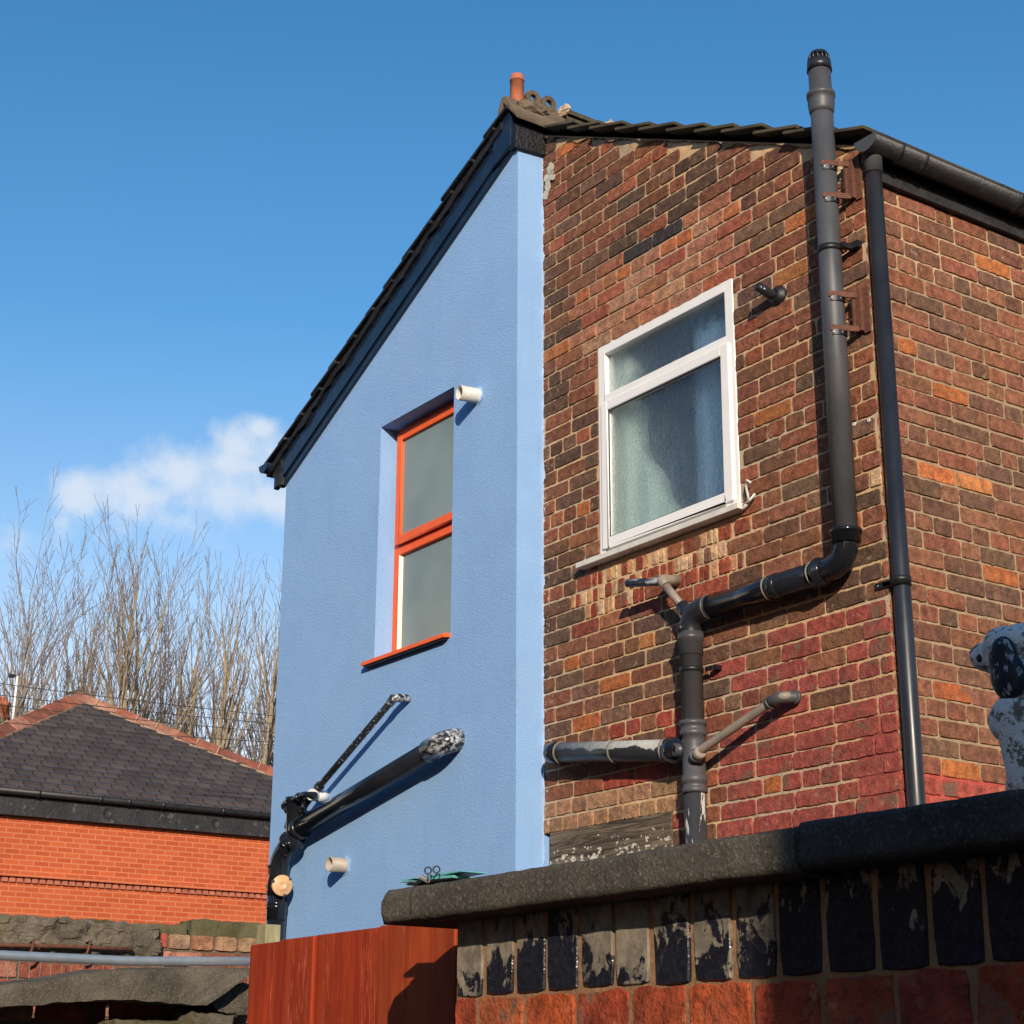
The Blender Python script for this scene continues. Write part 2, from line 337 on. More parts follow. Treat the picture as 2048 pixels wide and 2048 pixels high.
def wm(o):
    m = Matrix.LocRotScale(o.location, o.rotation_euler, o.scale)
    return wm(o.parent) @ o.matrix_parent_inverse @ m if o.parent else m
def tag(o, label=None, cat=None, group=None, kind=None):
    if label: o['label'] = label
    if cat: o['category'] = cat
    if group: o['group'] = group
    if kind: o['kind'] = kind
    return o
def thing(name, loc, label, cat, group=None):
    e = bpy.data.objects.new(name, None); SC.collection.objects.link(e); e.location = loc; e.empty_display_size = .2
    return tag(e, label, cat, group)
def lab(o, t): o['label'] = t; return o
def fbm(p, s=1., o=4):
    return noise.fractal(Vector(p)*s, 1.0, 2.0, o, noise_basis='PERLIN_ORIGINAL')
def arc(c, a, b, n=8):
    """rounded corner: points from a to b around the corner c (a and b at equal distance)"""
    a = Vector(a); b = Vector(b); c = Vector(c); out = []
    for i in range(n+1):
        t = i/n; out.append(a*(1-t)**2+c*2*t*(1-t)+b*t*t)
    return out
def elbow(path, r):
    """polyline with rounded corners of size r"""
    P = [Vector(p) for p in path]; out = [P[0]]
    for i in range(1, len(P)-1):
        a = P[i]+(P[i-1]-P[i]).normalized()*r; b = P[i]+(P[i+1]-P[i]).normalized()*r
        out += arc(P[i], a, b)
    out.append(P[-1]); return out

# ------------------------------------------------------------------ brickwork built brick by brick
MORT = (.66, .45, .255); MORT_G = (.56, .43, .29); RED_PAINT = (.36, .092, .078)
def vary(c, a=.15, rnd=R_):
    k = 1+rnd.uniform(-a, a); return tuple(max(0, x*k*(1+rnd.uniform(-.06, .06))) for x in c)
def one_brick(mb, org, U, Nn, u0, u1, z0, z1, col, dep=.006, rnd=R_, nu=None, nv=4, top=None, rough=.0022):
    """one brick face standing proud of the mortar, with ragged rounded edges. org+U*u+Z*z; Nn = outward normal"""
    if nu is None: nu = max(4, int((u1-u0)/.016))
    sd = rnd.uniform(0, 99); tilt = rnd.uniform(-.0016, .0016); dz = rnd.uniform(-.0015, .0015)
    rc = min(.0045, (z1-z0)*.08); vs = []; cs = []
    rings = [(0, 0, dep*.0-.004), (0, 0, dep*.55), (.0014, .0014, dep)]
    def pt(a, b, d):          # a,b in 0..1
        u = u0+(u1-u0)*a; zt = z1 if top is None else min(z1, top(u)); z = z0+(max(zt, z0+.002)-z0)*b
        return u, z
    W_, H_ = u1-u0, z1-z0
    # outline, anticlockwise
    ol = [(i/nu, 0) for i in range(nu)]+[(1, j/nv) for j in range(nv)]+[(1-i/nu, 1) for i in range(nu)]+[(0, 1-j/nv) for j in range(nv)]
    ringv = []
    for k, (iu, iv, d) in enumerate(rings):
        rv = []
        for (a, b) in ol:
            u, z = pt(a, b, d)
            cu, cz = (u0+u1)/2, (z0+z1)/2
            jx = fbm((u*1.0+sd, z, 3.1), 60, 4)*rough*1.7; jz = fbm((u+sd, z, 9.7), 60, 4)*rough*1.7
            if (a in (0, 1)) and (b in (0, 1)): u += (cu-u)/abs(cu-u)*rc*.45; z += (cz-z)/max(1e-6, abs(cz-z))*rc*.45
            u += jx-(iu*(1 if u > cu else -1) if a in (0, 1) else 0)
            z += jz+dz-(iv*(1 if z > cz else -1) if b in (0, 1) else 0)
            rv.append(org+U*u+Vector((0, 0, z))+Nn*(d+tilt*(u-cu)/W_*2+fbm((u+sd, z, 1), 25, 2)*.0012))
        ringv.append(rv)
    n = len(ol); vs = [p for rv in ringv for p in rv]
    fs = []
    for k in range(len(rings)-1):
        for i in range(n): fs.append((k*n+i, k*n+(i+1) % n, (k+1)*n+(i+1) % n, (k+1)*n+i))
    c0 = len(vs); base = 2*n
    cc = sum((vs[base+i] for i in range(n)), Vector())/n + Nn*rnd.uniform(-.0006, .0012)
    vs.append(cc)
    for i in range(n): fs.append((base+i, base+(i+1) % n, c0))
    mb.raw(vs, fs, col)
def lay(mb, org, U, Nn, ulen, z0, z1, colour, holes=(), top=None, ch=.075, skew=0, rnd=R_, headers=(4, 9), jt=.0105, dep=.006, start=None, split=None):
    """course after course in English garden wall bond; holes = (u0,u1,z0,z1)"""
    row = 0; z = z0
    while z < z1-.01:
        zt = z+ch-jt+rnd.uniform(-.002, .002); hd = (row % 5) == headers[0] % 5 or row in headers
        u = -(.1125/2 if hd else (.1125 if row % 2 else 0)) + rnd.uniform(-.012, .012)
        while u < ulen:
            w = (.1125 if (hd and rnd.random() > .05) or (not hd and rnd.random() < .10) else .225)+rnd.uniform(-.007, .007)
            segs = [(max(u, .0), min(u+w-jt-rnd.uniform(-.002, .003), ulen))]
            if split: 
                ns = []
                for a, b in segs: ns += split(a, b, z, rnd)
                segs = ns
            for (hu0, hu1, hz0, hz1) in holes:
                if z+ch*.55 > hz0 and z+ch*.45 < hz1:
                    ns = []
                    for a, b in segs:
                        if b <= hu0 or a >= hu1: ns.append((a, b))
                        else:
                            if a < hu0-.02: ns.append((a, hu0-.004))
                            if b > hu1+.02: ns.append((hu1+.004, b))
                    segs = ns
            for a, b in segs:
                if b-a < .018: continue
                if top is not None and min(top(a), top(b)) < z+.012:
                    continue
                one_brick(mb, org, U, Nn, a, b, z, zt, colour((a+b)/2, z+ch/2, b-a, rnd), dep*rnd.uniform(.6, 1.3), rnd, top=top)
            u += w
        z += ch; row += 1
def mortar_sheet(mb, org, U, Nn, ulen, z0, z1, colour, holes=(), top=None, st=.03, amp=.0022):
    nu = int(math.ceil(ulen/st)); nz_ = int(math.ceil((z1-z0)/st))
    us = sorted(set([min(ulen, i*st) for i in range(nu+1)]+[h for x in holes for h in x[:2] if 0 < h < ulen]))
    zs = sorted(set([min(z1, z0+i*st) for i in range(nz_+1)]+[h for x in holes for h in x[2:] if z0 < h < z1]))
    idx = {}; vs = []; cs = []
    for i, u in enumerate(us):
        for j, z in enumerate(zs):
            zz = z if top is None else min(z, top(u))
            edge = i in (0, len(us)-1)
            vs.append(org+U*u+Vector((0, 0, zz))+Nn*(0 if edge else fbm((u, z, 5), 30, 3)*amp)); cs.append(colour(u, z)); idx[i, j] = len(vs)-1
    fs = []
    for i in range(len(us)-1):
        for j in range(len(zs)-1):
            um, zm = (us[i]+us[i+1])/2, (zs[j]+zs[j+1])/2
            if any(h[0] < um < h[1] and h[2] < zm < h[3] for h in holes): continue
            if top is not None and zs[j] > max(top(us[i]), top(us[i+1])): continue
            fs.append((idx[i, j], idx[i+1, j], idx[i+1, j+1], idx[i, j+1]))
    mb.raw(vs, fs, cs)
X_, Y_, Z_ = Vector((1, 0, 0)), Vector((0, 1, 0)), Vector((0, 0, 1))

# ================================================================== GROUND
g = MB(); g.face([(-400, -400, 0), (400, -400, 0), (400, 400, 0), (-400, 400, 0)]); go = g.build('ground', M['ground']); tag(go, kind='structure')

# ================================================================== BRICK HOUSE
XL = -2.247                                  # party line between blue and brick halves
SL = .494                                    # roof slope
def gable_top(x): return 5.318 - SL*x        # x <= 0, underside of tiles on the gable
bh = thing('brick_house', (-1.1, 1, 0), 'brown brick house end with white framed window and black pipes', 'house')
WX0, WX1, WZ0, WZ1 = -1.797, -.808, 3.955, 5.035      # window opening
DARKS = [(.185, .094, .060), (.145, .080, .056), (.21, .100, .060), (.23, .102, .062), (.125, .078, .058), (.185, .112, .076), (.25, .112, .066)]
REDS = [(.27, .105, .062), (.31, .112, .064), (.25, .100, .064)]
ORNG = [(.50, .170, .062), (.42, .145, .056), (.50, .21, .080)]
def gable_col(u, z, w, r):
    x = XL+u
    if w < .055 and 3.6 < z < 3.98: return vary(r.choice([(.62, .46, .30), (.27, .062, .038), (.33, .085, .05), (.50, .30, .17)]), .12, r)
    if 2.68 < z < 2.86 and x < -1.12: return vary((.36, .22, .135), .15, r)
    if x > -.98 and z < 3.39:
        if r.random() < .80: return vary(RED_PAINT, .07, r)
    if -1.75 < x < -1.2 and z < 3.12 and r.random() < .42: return vary((.36, .075, .055), .12, r)
    if -1.98 < x < -.70 and 5.04 < z < 5.50 and z < 5.50-abs(x+1.25)*.12:
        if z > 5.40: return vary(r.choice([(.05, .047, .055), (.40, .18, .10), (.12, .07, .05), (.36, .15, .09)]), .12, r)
        return vary(r.choice([(.38, .165, .10), (.42, .20, .13), (.45, .26, .17), (.36, .115, .07), (.45, .155, .07)]), .12, r)
    if -1.95 < x < -.80 and 3.60 < z < 3.96: return vary(r.choice([(.30, .085, .05), (.26, .075, .045), (.36, .14, .08)]), .15, r)
    if -2.15 < x < -1.2 and 3.05 < z < 3.5 and r.random() < .26: return vary(r.choice(ORNG), .15, r)
    if x > -.80 and 3.9 < z < 5.1 and r.random() < .42: return vary(r.choice(REDS), .15, r)
    if r.random() < .03: return vary(r.choice(ORNG), .2, r)
    if r.random() < .20: return vary(r.choice(REDS), .18, r)
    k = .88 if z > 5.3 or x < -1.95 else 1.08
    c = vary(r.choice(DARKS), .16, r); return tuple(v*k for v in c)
def stripe_split(a, b, z, r):
    x = XL+(a+b)/2
    if -1.92 < x < -.85 and 3.62 < z < 3.92 and r.random() < .85:
        out = []; u = a
        while u < b-.02:
            w = r.uniform(.028, .046); out.append((u, min(u+w, b))); u += w+r.uniform(.004, .010)
        return out
    return [(a, b)]
hole = (WX0-XL, WX1-XL, WZ0-.04, WZ1)
r1 = random.Random(11)
mb = MB(); gl = -XL-.0
lint = (-.0, .935, 2.30, 2.705)
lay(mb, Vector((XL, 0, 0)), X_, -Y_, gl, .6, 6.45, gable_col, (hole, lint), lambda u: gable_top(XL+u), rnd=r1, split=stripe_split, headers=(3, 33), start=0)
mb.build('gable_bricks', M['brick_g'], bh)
def mcol(u, z):
    x = XL+u; n = fbm((x, 0, z), 1.6, 3)
    c = MORT if n > -.05 else MORT_G
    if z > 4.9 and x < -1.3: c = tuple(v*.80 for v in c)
    if x > -.24+.12*n and z < 2.86+.15*n: c = RED_PAINT
    elif x > -1. and z < 2.60+.1*n: c = RED_PAINT
    return c
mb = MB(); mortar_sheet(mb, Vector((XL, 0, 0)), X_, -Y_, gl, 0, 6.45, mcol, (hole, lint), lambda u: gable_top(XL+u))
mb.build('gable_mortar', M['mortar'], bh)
# reveals of the window opening
mb = MB(); D = .10
for a, b in (((WX0, WZ0-.04), (WX0, WZ1)), ((WX0, WZ1), (WX1, WZ1)), ((WX1, WZ1), (WX1, WZ0-.04)), ((WX1, WZ0-.04), (WX0, WZ0-.04))):
    mb.face([(a[0], 0, a[1]), (b[0], 0, b[1]), (b[0], D, b[1]), (a[0], D, a[1])], (.22, .12, .08))
mb.build('window_reveal', M['mortar'], bh)
# side wall
SLEN = 6.0; SZ = 5.19
def side_col(u, z, w, r):
    if z < 2.73: return vary((.44, .098, .080), .05, r)
    q = r.random()
    if q < .055: return vary(r.choice(ORNG), .15, r)
    if q < .34: return vary((.28, .115, .072), .15, r)
    return vary(r.choice([(.25, .118, .074), (.21, .105, .070), (.27, .125, .076), (.18, .102, .072)]), .15, r)
r2 = random.Random(23)
mb = MB(); lay(mb, Vector((0, 0, 0)), Y_, X_, SLEN if False else 2.6, .6, SZ, side_col, rnd=r2, headers=(1, 21))
mb.build('side_bricks', M['brick'], bh)
mb = MB(); mortar_sheet(mb, Vector((0, 0, 0)), Y_, X_, 2.6, 0, SZ+.1, lambda u, z: (.50, .100, .078) if z < 2.73 else (.40, .29, .18) if z < 4.85 else (.54, .39, .235))
mb.build('side_mortar', M['mortar'], bh)
mb = MB(); mb.face([(0, 2.6, 0), (0, 6, 0), (0, 6, SZ+.1), (0, 2.6, SZ+.1)], (.22, .11, .07)); mb.face([(0, 6, 0), (XL, 6, 0), (XL, 6, 6.3), (0, 6, 5.2)], (.22, .11, .07))
mb.build('rear_wall', M['mortar'], bh)
# timber lintel
bl = NB('old_cracked_timber'); f = bl.noise(2.2, 8, .7, bl.vec((1.2, 1, 16)), 1.4); gg = bl.noise(26, 6, .6, bl.vec((1, 1, 1.6)))
sx = bl.n('ShaderNodeSeparateXYZ'); bl.l(bl.co, sx.inputs[0])
col = bl.mix(bl.rmp(f, .40, .6), (.055, .042, .032), (.21, .165, .115)); low = bl.rmp(sx.outputs[2], 2.66, 2.56, 0, .15)
col = bl.mix(bl.rmp(bl.math('ADD', gg, low), .685, .70), col, (.66, .62, .54))
bl.fin(col, .9, bl.bump(f, .9, .01), .2); M['lintel'] = bl.m
mb = MB(); mb.box((XL+.045, -.006, 2.40), (-1.315, .05, 2.70)); lab(mb.build('timber_lintel', M['lintel'], bh, bevel=.004), 'old cracked timber lintel with flaking white paint')
# window
def window_white():
    w = MB(); y0, y1 = -.004, .055; fo = .052
    a0, a1, b0, b1 = WX0+.003, WX1-.003, WZ0, WZ1-.004; tr = 4.735
    fr = MB()
    for (x0, x1, z0, z1) in ((a0, a0+fo, b0, b1), (a1-fo, a1, b0, b1), (a0+fo, a1-fo, b1-fo, b1), (a0+fo, a1-fo, b0, b0+.045), (a0+fo, a1-fo, tr-.03, tr+.03)):
        fr.box((x0, y0, z0), (x1, y1, z1))
    wo_ = lab(fr.build('window', M['upvc'], bh, bevel=.004), 'white plastic window with patterned glass and a fixed top light')
    # opening sash below
    s = MB(); s0, s1, t0, t1 = a0+.030, a1-.030, b0+.028, tr-.012; q = .050
    for (x0, x1, z0, z1) in ((s0, s0+q, t0, t1), (s1-q, s1, t0, t1), (s0+q, s1-q, t1-q, t1), (s0+q, s1-q, t0, t0+q)):
        s.box((x0, y0-.012, z0), (x1, y0+.03, z1))
    s.build('sash', M['upvc'], wo_, bevel=.006)
    gk = MB()
    gk.box((s0+q, y0-.004, t0+q), (s1-q, y0+.002, t0+q+.004)); gk.box((s0+q, y0-.004, t1-q-.004), (s1-q, y0+.002, t1-q)); gk.box((s0+q, y0-.004, t0+q+.005), (s0+q+.004, y0+.002, t1-q-.005)); gk.box((s1-q-.004, y0-.004, t0+q+.005), (s1-q, y0+.002, t1-q-.005))
    gk.build('gasket', M['clip'], wo_)
    p = MB(); p.box((s0+q-.002, y0+.012, t0+q-.002), (s1-q+.002, y0+.017, t1-q+.002)); p.build('pane', M['obscure'], wo_)
    p = MB(); p.box((a0+fo-.002, y0+.026, tr+.028), (a1-fo+.002, y0+.031, b1-fo+.002)); p.build('pane', M['obscure'], wo_)
    sl_ = MB(); sl_.prism([(WX0-.125, -.055, WZ0-.035), (WX0-.125, -.055, WZ0-.008), (WX0-.125, .05, WZ0-.001), (WX0-.125, .05, WZ0-.035)], (WX1-WX0+.16, 0, 0))
    sl_.build('sill', M['upvc_dirty'], wo_, bevel=.003)
    # room behind: box coloured blue for the sky's reflection, pale blind gathered at the left, panel at the right
    rm = MB(); x0, x1, z0, z1, y = WX0-.3, WX1+.5, WZ0-.3, WZ1+.3, .9
    rm.face([(x0, y, z0), (x1, y, z0), (x1, y, z1), (x0, y, z1)]); rm.face([(x0, D, z0), (x0, y, z0), (x0, y, z1), (x0, D, z1)]); rm.face([(x1, D, z0), (x1, D, z1), (x1, y, z1), (x1, y, z0)])
    rm.face([(x0, D, z1), (x0, y, z1), (x1, y, z1), (x1, D, z1)]); rm.face([(x0, D, z0), (x1, D, z0), (x1, y, z0), (x0, y, z0)])
    rm.build('room_interior', M['dark'], bh)
    return wo_
ww = window_white()
def curtain(poly_w, x0, z0, z1, y, m, nm, wfun):
    c = MB(); n = 40; k = 40; vs = []
    for j in range(k+1):
        z = z0+(z1-z0)*j/k; w = wfun((z-z0)/(z1-z0))
        for i in range(n+1):
            t = i/n; vs.append((x0+w*t, y+.018*sin(t*w*42)+.03*(t**3), z))
    c.raw(vs, [(j*(n+1)+i, j*(n+1)+i+1, (j+1)*(n+1)+i+1, (j+1)*(n+1)+i) for j in range(k) for i in range(n)], sm=True)
    return c.build(nm, m, bh)
lab(curtain(None, WX0+.02, WZ0+.05, WZ1, .085, M['curtain'], 'curtain', lambda t: .11+.40*max(0, 1-t*1.35)**1.3+.07*math.exp(-((t-.64)/.07)**2)+.06*math.exp(-((t-.86)/.06)**2)), 'pale green curtain gathered at the left behind patterned glass')
lab(curtain(None, WX1-.34, WZ0+.1, WZ1-.12, .10, M['curtain_b'], 'curtain', lambda t: .22), 'pale blue curtain behind the right of the glass')
# roof slope (right)
rf = MB()
gauge = .213; n = 11; thk = .015
for k in range(n):
    xe = .075-k*gauge*cos(atan2(SL, 1))*1.03          # lower edge x of this row
    xs = xe-.30*cos(atan2(SL, 1)); zt = lambda x: 5.318-SL*x+.022
    lift = .044
    P0 = Vector((xe, 0, zt(xe)+lift)); P1 = Vector((xs, 0, zt(xs)+.004)); nn = (P0-P1).cross(Y_).normalized(); nn = nn if nn.z > 0 else -nn
    j = R_.uniform(-.012, .008)
    q = [P1-nn*0+Y_*(-.055+j), P0+Y_*(-.055+j), P0+nn*thk+Y_*(-.055+j), P1+nn*thk+Y_*(-.055+j)]
    rf.prism(q, (0, 6.05, 0))
rf.prism([(0.03, -.0, 5.30), (XL, -.0, 5.30-SL*XL), (XL, -.0, 5.30-SL*XL+.012), (0.03, -.0, 5.312)], (0, 6, 0))
rfo = lab(rf.build('tiled_roof', M['tile'], bh, bevel=.002), 'grey tiled roof slope seen along its stepped verge')
# cement pointing under verge
vp = MB(); pts = []
for i in range(60):
    x = -2.2+i*2.2/59; pts.append((x, 5.318-SL*x, 5.318-SL*x-.006-max(0, fbm((x, 1, 2), 7, 3))*.05))
vs = []
for x, a, b in pts: vs += [(x, -.010, a), (x, -.012, b)]
vp.raw(vs, [(2*i, 2*i+1, 2*i+3, 2*i+2) for i in range(59)], (.42, .27, .15)); vp.build('verge_pointing', M['mortar'], bh)
# crumbly mortar lump near corner under the gutter
def lump(name, c, s, m, parent, seed=0, sub=4, amp=.35, fr=3.):
    bm = bmesh.new(); bmesh.ops.create_icosphere(bm, subdivisions=sub, radius=1)
    for v in bm.verts:
        k = 1+amp*fbm(v.co+Vector((seed, 0, 0)), fr*.5, 4); v.co = Vector((v.co.x*s[0]*k, v.co.y*s[1]*k, v.co.z*s[2]*k))+Vector(c)
    me = bpy.data.meshes.new(name); bm.to_mesh(me); bm.free(); me.materials.append(m)
    o = bpy.data.objects.new(name, me); SC.collection.objects.link(o)
    if parent: o.parent = parent; o.matrix_parent_inverse = wm(parent).inverted()
    return o
M['cement'] = simple('pale_cement', (.50, .38, .25), .95, .2, 30, .8, 70, .008)
lump('cement_patch', (-.125, .004, 5.235), (.055, .02, .045), M['cement'], bh, 3)
# fascia and gutter along the side
mb = MB(); mb.box((.0, .03, 5.165), (.022, 6, 5.31)); mb.box((.022, .03, 5.165), (.032, 6, 5.19))
mb.build('fascia_board', M['fascia'], bh, bevel=.002)
gt = MB(); r = .058; cx, cz = .082, 5.300; sg = 16
def half(y, r_, th=None): return [Vector((cx+r_*cos(pi+pi*k/sg), y, cz+r_*sin(pi+pi*k/sg)*1.0)) for k in range(sg+1)]
def gut(mb, ya, yb, r_):
    A = half(ya, r_); B = half(yb, r_); mb.raw(A+B, [(k, k+1, sg+1+k+1, sg+1+k) for k in range(sg)], sm=True)
    A2 = half(ya, r_-.004); B2 = half(yb, r_-.004); mb.raw(A2+B2, [(k, sg+1+k, sg+1+k+1, k+1) for k in range(sg)], sm=True)
    for S, T in ((A, A2), (B, B2)): mb.raw(S+T, [(k, k+1, sg+1+k+1, sg+1+k) for k in range(sg)])
    for k in (0, sg): mb.face([A[k], B[k], B2[k], A2[k]])
def gpos(y): return 0
gut(gt, -.06, 6, r)
gto = gt.build('gutter', M['gutter'], bh)
st = MB(); A = half(-.062, r+.003); st.raw(A+[p+Vector((0, .006, 0)) for p in A], [tuple(range(sg+1)), tuple(range(2*sg+1, sg, -1))]+[(k, sg+1+k, sg+2+k, k+1) for k in range(sg)])
st.build('stop_end', M['pipe_grey'], gto)
for y in (.10, .245, .84, .90, 1.7):
    un_ = MB(); gut(un_, y, y+(.012 if y != .84 else .03), r+.006); un_.build('gutter_clip', M['gutter'], gto)
# corner rainwater pipe
dp = MB(); DX, DY = .050, .012
dp.tube([(DX, DY, 0.1), (DX+.002, DY+.004, 2.5), (DX, DY, 5.26)], .034, 32)
dpo = lab(dp.build('downpipe', M['pipe_black_dull'], bh), 'slim black rainwater pipe running down the brick corner')
c = MB(); c.lathe((DX, DY, 5.17), Z_, [(0, .034), (0, .039), (.10, .040), (.12, .05)], 28); c.build('socket', M['pipe_grey'], dpo)
c = MB(); c.lathe((DX, DY, 3.40), Z_, [(0, .034), (0, .040), (.016, .040), (.018, .042), (.034, .042), (.034, .034)], 28); c.box((-.06, -.012, 3.405), (.02, -.006, 3.430)); c.box((-.02, -.012, 3.409), (.05, .0, 3.426)); c.build('pipe_clip', M['clip'], dpo)
c = MB(); c.lathe((-.045, -.0125, 3.418), -Y_, [(0, .0045), (.002, .003)], 10); c.build('screw', M['zinc'], dpo)

# ---- soil stack
SR = .048
def collar(mb, p, d, L_=.06, r=SR, k=.010, lip=.006):
    mb.lathe(p, d, [(0, r), (0, r+k), (L_*.72, r+k), (L_*.74, r+k+lip), (L_, r+k+lip), (L_, r)], 32)
def ring(mb, p, d, r=SR, k=.007, w=.012): mb.lathe(p, d, [(0, r), (0, r+k), (w, r+k), (w, r)], 32)
O = .078                                   # distance of the stack axis from the wall
SX = -.134
s1 = MB(); s1.lathe((SX, -O, 3.60), Z_, [(0, SR), (2.13, SR)], 40)
soil = lab(s1.build('soil_pipe', M['pipe_grey'], bh), 'fat grey soil pipe rising above the roof edge with a slotted cap')
c = MB()
c.lathe((SX, -O, 5.505), Z_, [(0, SR+.001), (.02, SR+.006), (.05, SR+.009), (.08, SR+.009), (.082, SR+.013), (.10, SR+.013), (.10, SR)], 32)
c.build('socket', M['pipe_grey'], soil)
c = MB(); c.lathe((SX, -O, 5.715), Z_, [(0, SR+.002), (0, SR+.006), (.045, SR+.003), (.045, SR-.002)], 32)
for k in range(14):
    g_ = 2*pi*k/14; d0 = Vector((cos(g_), sin(g_), 0)); P = [Vector((SX, -O, 5.755))+d0*(SR-.001), Vector((SX, -O, 5.785))+d0*(SR-.005), Vector((SX, -O, 5.805))+d0*(SR-.016)]
    c.tube(P, .0045, 6)
c.lathe((SX, -O, 5.797), Z_, [(0, SR-.012), (.008, SR-.012), (.014, SR-.022), (.016, 0.0)], 32, caps=False)
c.lathe((SX, -O, 5.757), Z_, [(0, .03), (.035, .028)], 20)
c.build('vent_cap', M['pipe_black_dull'], soil)
ZB = 3.518
c = MB(); c.tube(elbow([(SX, -O, 3.64), (SX, -O, ZB), (SX-.2, -O, ZB)], .105), SR, 36)
collar(c, (SX, -O, 3.60), Z_, .055); collar(c, (SX-.115, -O, ZB), -X_, .04, k=.006)
c.build('elbow', M['pipe_black'], soil)
VX = -1.075
c = MB(); c.tube([(SX-.12, -O, ZB), (VX+.12, -O, ZB)], SR, 36); ring(c, (-.56, -O, ZB), X_, k=.004, w=.05)
c.build('cross_pipe', M['pipe_black'], soil)
M['ringgrey'] = simple('grey_rubber_seal', (.17, .155, .13), .5, .2, 30, .1)
for x in (-.285, -.318, -.575, VX+.125):
    c = MB(); ring(c, (x, -O, ZB), X_, k=.006, w=.0045); c.build('seal_ring', M['ringgrey'], soil)
c = MB(); c.tube(elbow([(VX+.14, -O, ZB), (VX, -O, ZB), (VX, -O, 3.38)], .095), SR+.004, 36); c.lathe((VX, -O-SR+.0, ZB-.075), -Y_, [(0, .02), (.02, .016), (.024, .01)], 12)
c.build('elbow', M['pipe_black_dull'], soil)
c = MB(); c.tube([(VX-.0, -O, ZB-.02), (VX-.05, -O, ZB+.045)], .03, 24); c.build('branch_socket', M['pipe_black_dull'], soil)
c = MB(); c.lathe((VX, -O, 3.02), Z_, [(0, SR), (.36, SR), (.36, SR+.001), (.38, SR+.008), (.41, SR+.008)], 40); collar(c, (VX, -O, 3.33), Z_, .09, k=.005, lip=.004)
c.build('vertical_pipe', M['pipe_grey'], soil)
c = MB(); ring(c, (VX, -O, 3.255), Z_, k=.004, w=.022); c.box((VX+.05, -.045, 3.256), (VX+.095, -.038, 3.276)); c.box((VX+.085, -.040, 3.256), (VX+.115, -.006, 3.276)); c.build('pipe_clip', M['clip'], soil)
c = MB(); c.lathe((VX, -O, 2.74), Z_, [(0, SR+.006), (.02, SR+.006), (.022, SR+.002), (.04, SR+.002), (.042, SR+.006), (.07, SR+.006), (.072, SR+.001), (.2, SR+.001), (.215, SR+.003), (.24, SR+.003), (.242, SR+.009), (.262, SR+.009), (.264, SR+.005), (.285, SR+.005), (.287, SR+.011), (.305, SR+.011), (.305, SR)], 40)
c.lathe((VX-.045, -O-.035, 2.925), Vector((-.45, -1, 0)), [(0, .028), (.03, .028), (.03, .020), (.012, .019), (.012, 0.0)], 24, caps=False)
c.lathe((VX+.045, -O-.03, 2.885), Vector((.8, -.65, .1)), [(0, .028), (.03, .028), (.03, .018)], 24)
c.build('branch_junction', M['pipe_grey'], soil)
c = MB(); c.tube([(VX, -O, .1), (VX, -O, 2.76)], SR-.002, 40); lab(c.build('lower_pipe', M['pipe_grey_spot'], soil), 'lower black pipe run with white paint scrapes')
LZ = 2.955
bA, bB = Vector((VX-.05, -O, 2.930)), Vector((-2.045, -O, 3.050)); bd = (bB-bA).normalized()
c = MB(); c.tube([bA, bB], SR-.001, 36); lab(c.build('branch_pipe', M['pipe_peel'], soil), 'short black branch pipe with peeling white paint')
c = MB(); c.tube(elbow([bB-bd*.02, bB+bd*.05, bB+bd*.05+Vector((-.01, .12, 0))], .045), SR+.003, 32); c.build('elbow', M['pipe_black'], soil); c = MB(); c.lathe(bA-bd*.02, bd, [(0, SR+.004), (.09, SR+.010), (.12, SR+.010)], 32); c.build('socket', M['pipe_black'], soil)
for t in (.135, .125+.395, .96):
    c = MB(); ring(c, bA+(bB-bA)*t-bd*.006, bd, k=.005, w=.009); c.build('seal_ring', M['ringgrey'], soil)
# small grey waste arms
def waste(name, path, r, label, er=.04):
    c = MB(); c.tube(elbow(path, er), r, 20); o = lab(c.build(name, M['tan_pipe'], bh), label); return o
w1 = waste('waste_pipe', [(VX+.05, -O-.03, 2.885), (VX+.085, -O-.045, 2.90), (-.575, -O, 3.052), (-.525, -O, 3.062), (-.51, .02, 3.062)], .0185, 'thin grey waste pipe slanting up from the junction to the wall', .03)
c = MB(); c.tube(elbow([(-.605, -O, 3.043), (-.548, -O, 3.058), (-.522, -O+.035, 3.06), (-.512, -.02, 3.06)], .02), .0245, 20); ring(c, (-.607, -O, 3.042), Vector((.95, 0, .3)), r=.0245, k=.004, w=.012); ring(c, (-.512, -.03, 3.06), Y_, r=.0245, k=.004, w=.012); c.build('elbow', M['pipe_grey'], w1)
c = MB(); c.lathe((VX+.055, -O-.035, 2.882), Vector((.9, -.3, .25)), [(0, .026), (.05, .026), (.052, .022)], 20); c.build('socket', M['tan_pipe'], w1)
w2 = waste('waste_pipe', [(VX-.03, -O, ZB+.02), (-1.225, -O-.02, 3.685)], .0185, 'short grey waste pipe with open stub above the pipe bend')
c = MB(); c.tube(elbow([(-1.205, -O-.018, 3.665), (-1.235, -O-.022, 3.70), (-1.235, .02, 3.715)], .02), .025, 20); c.build('elbow', M['tan_pipe'], w2)
c = MB(); c.lathe((-1.235, -O-.01, 3.695), Vector((-.95, -.25, .13)), [(0, .019), (.20, .019), (.20, .014), (.14, .0135)], 20, caps=False); lab(c.build('open_stub', M['pipe_splat'], w2), 'open ended dark pipe stub')
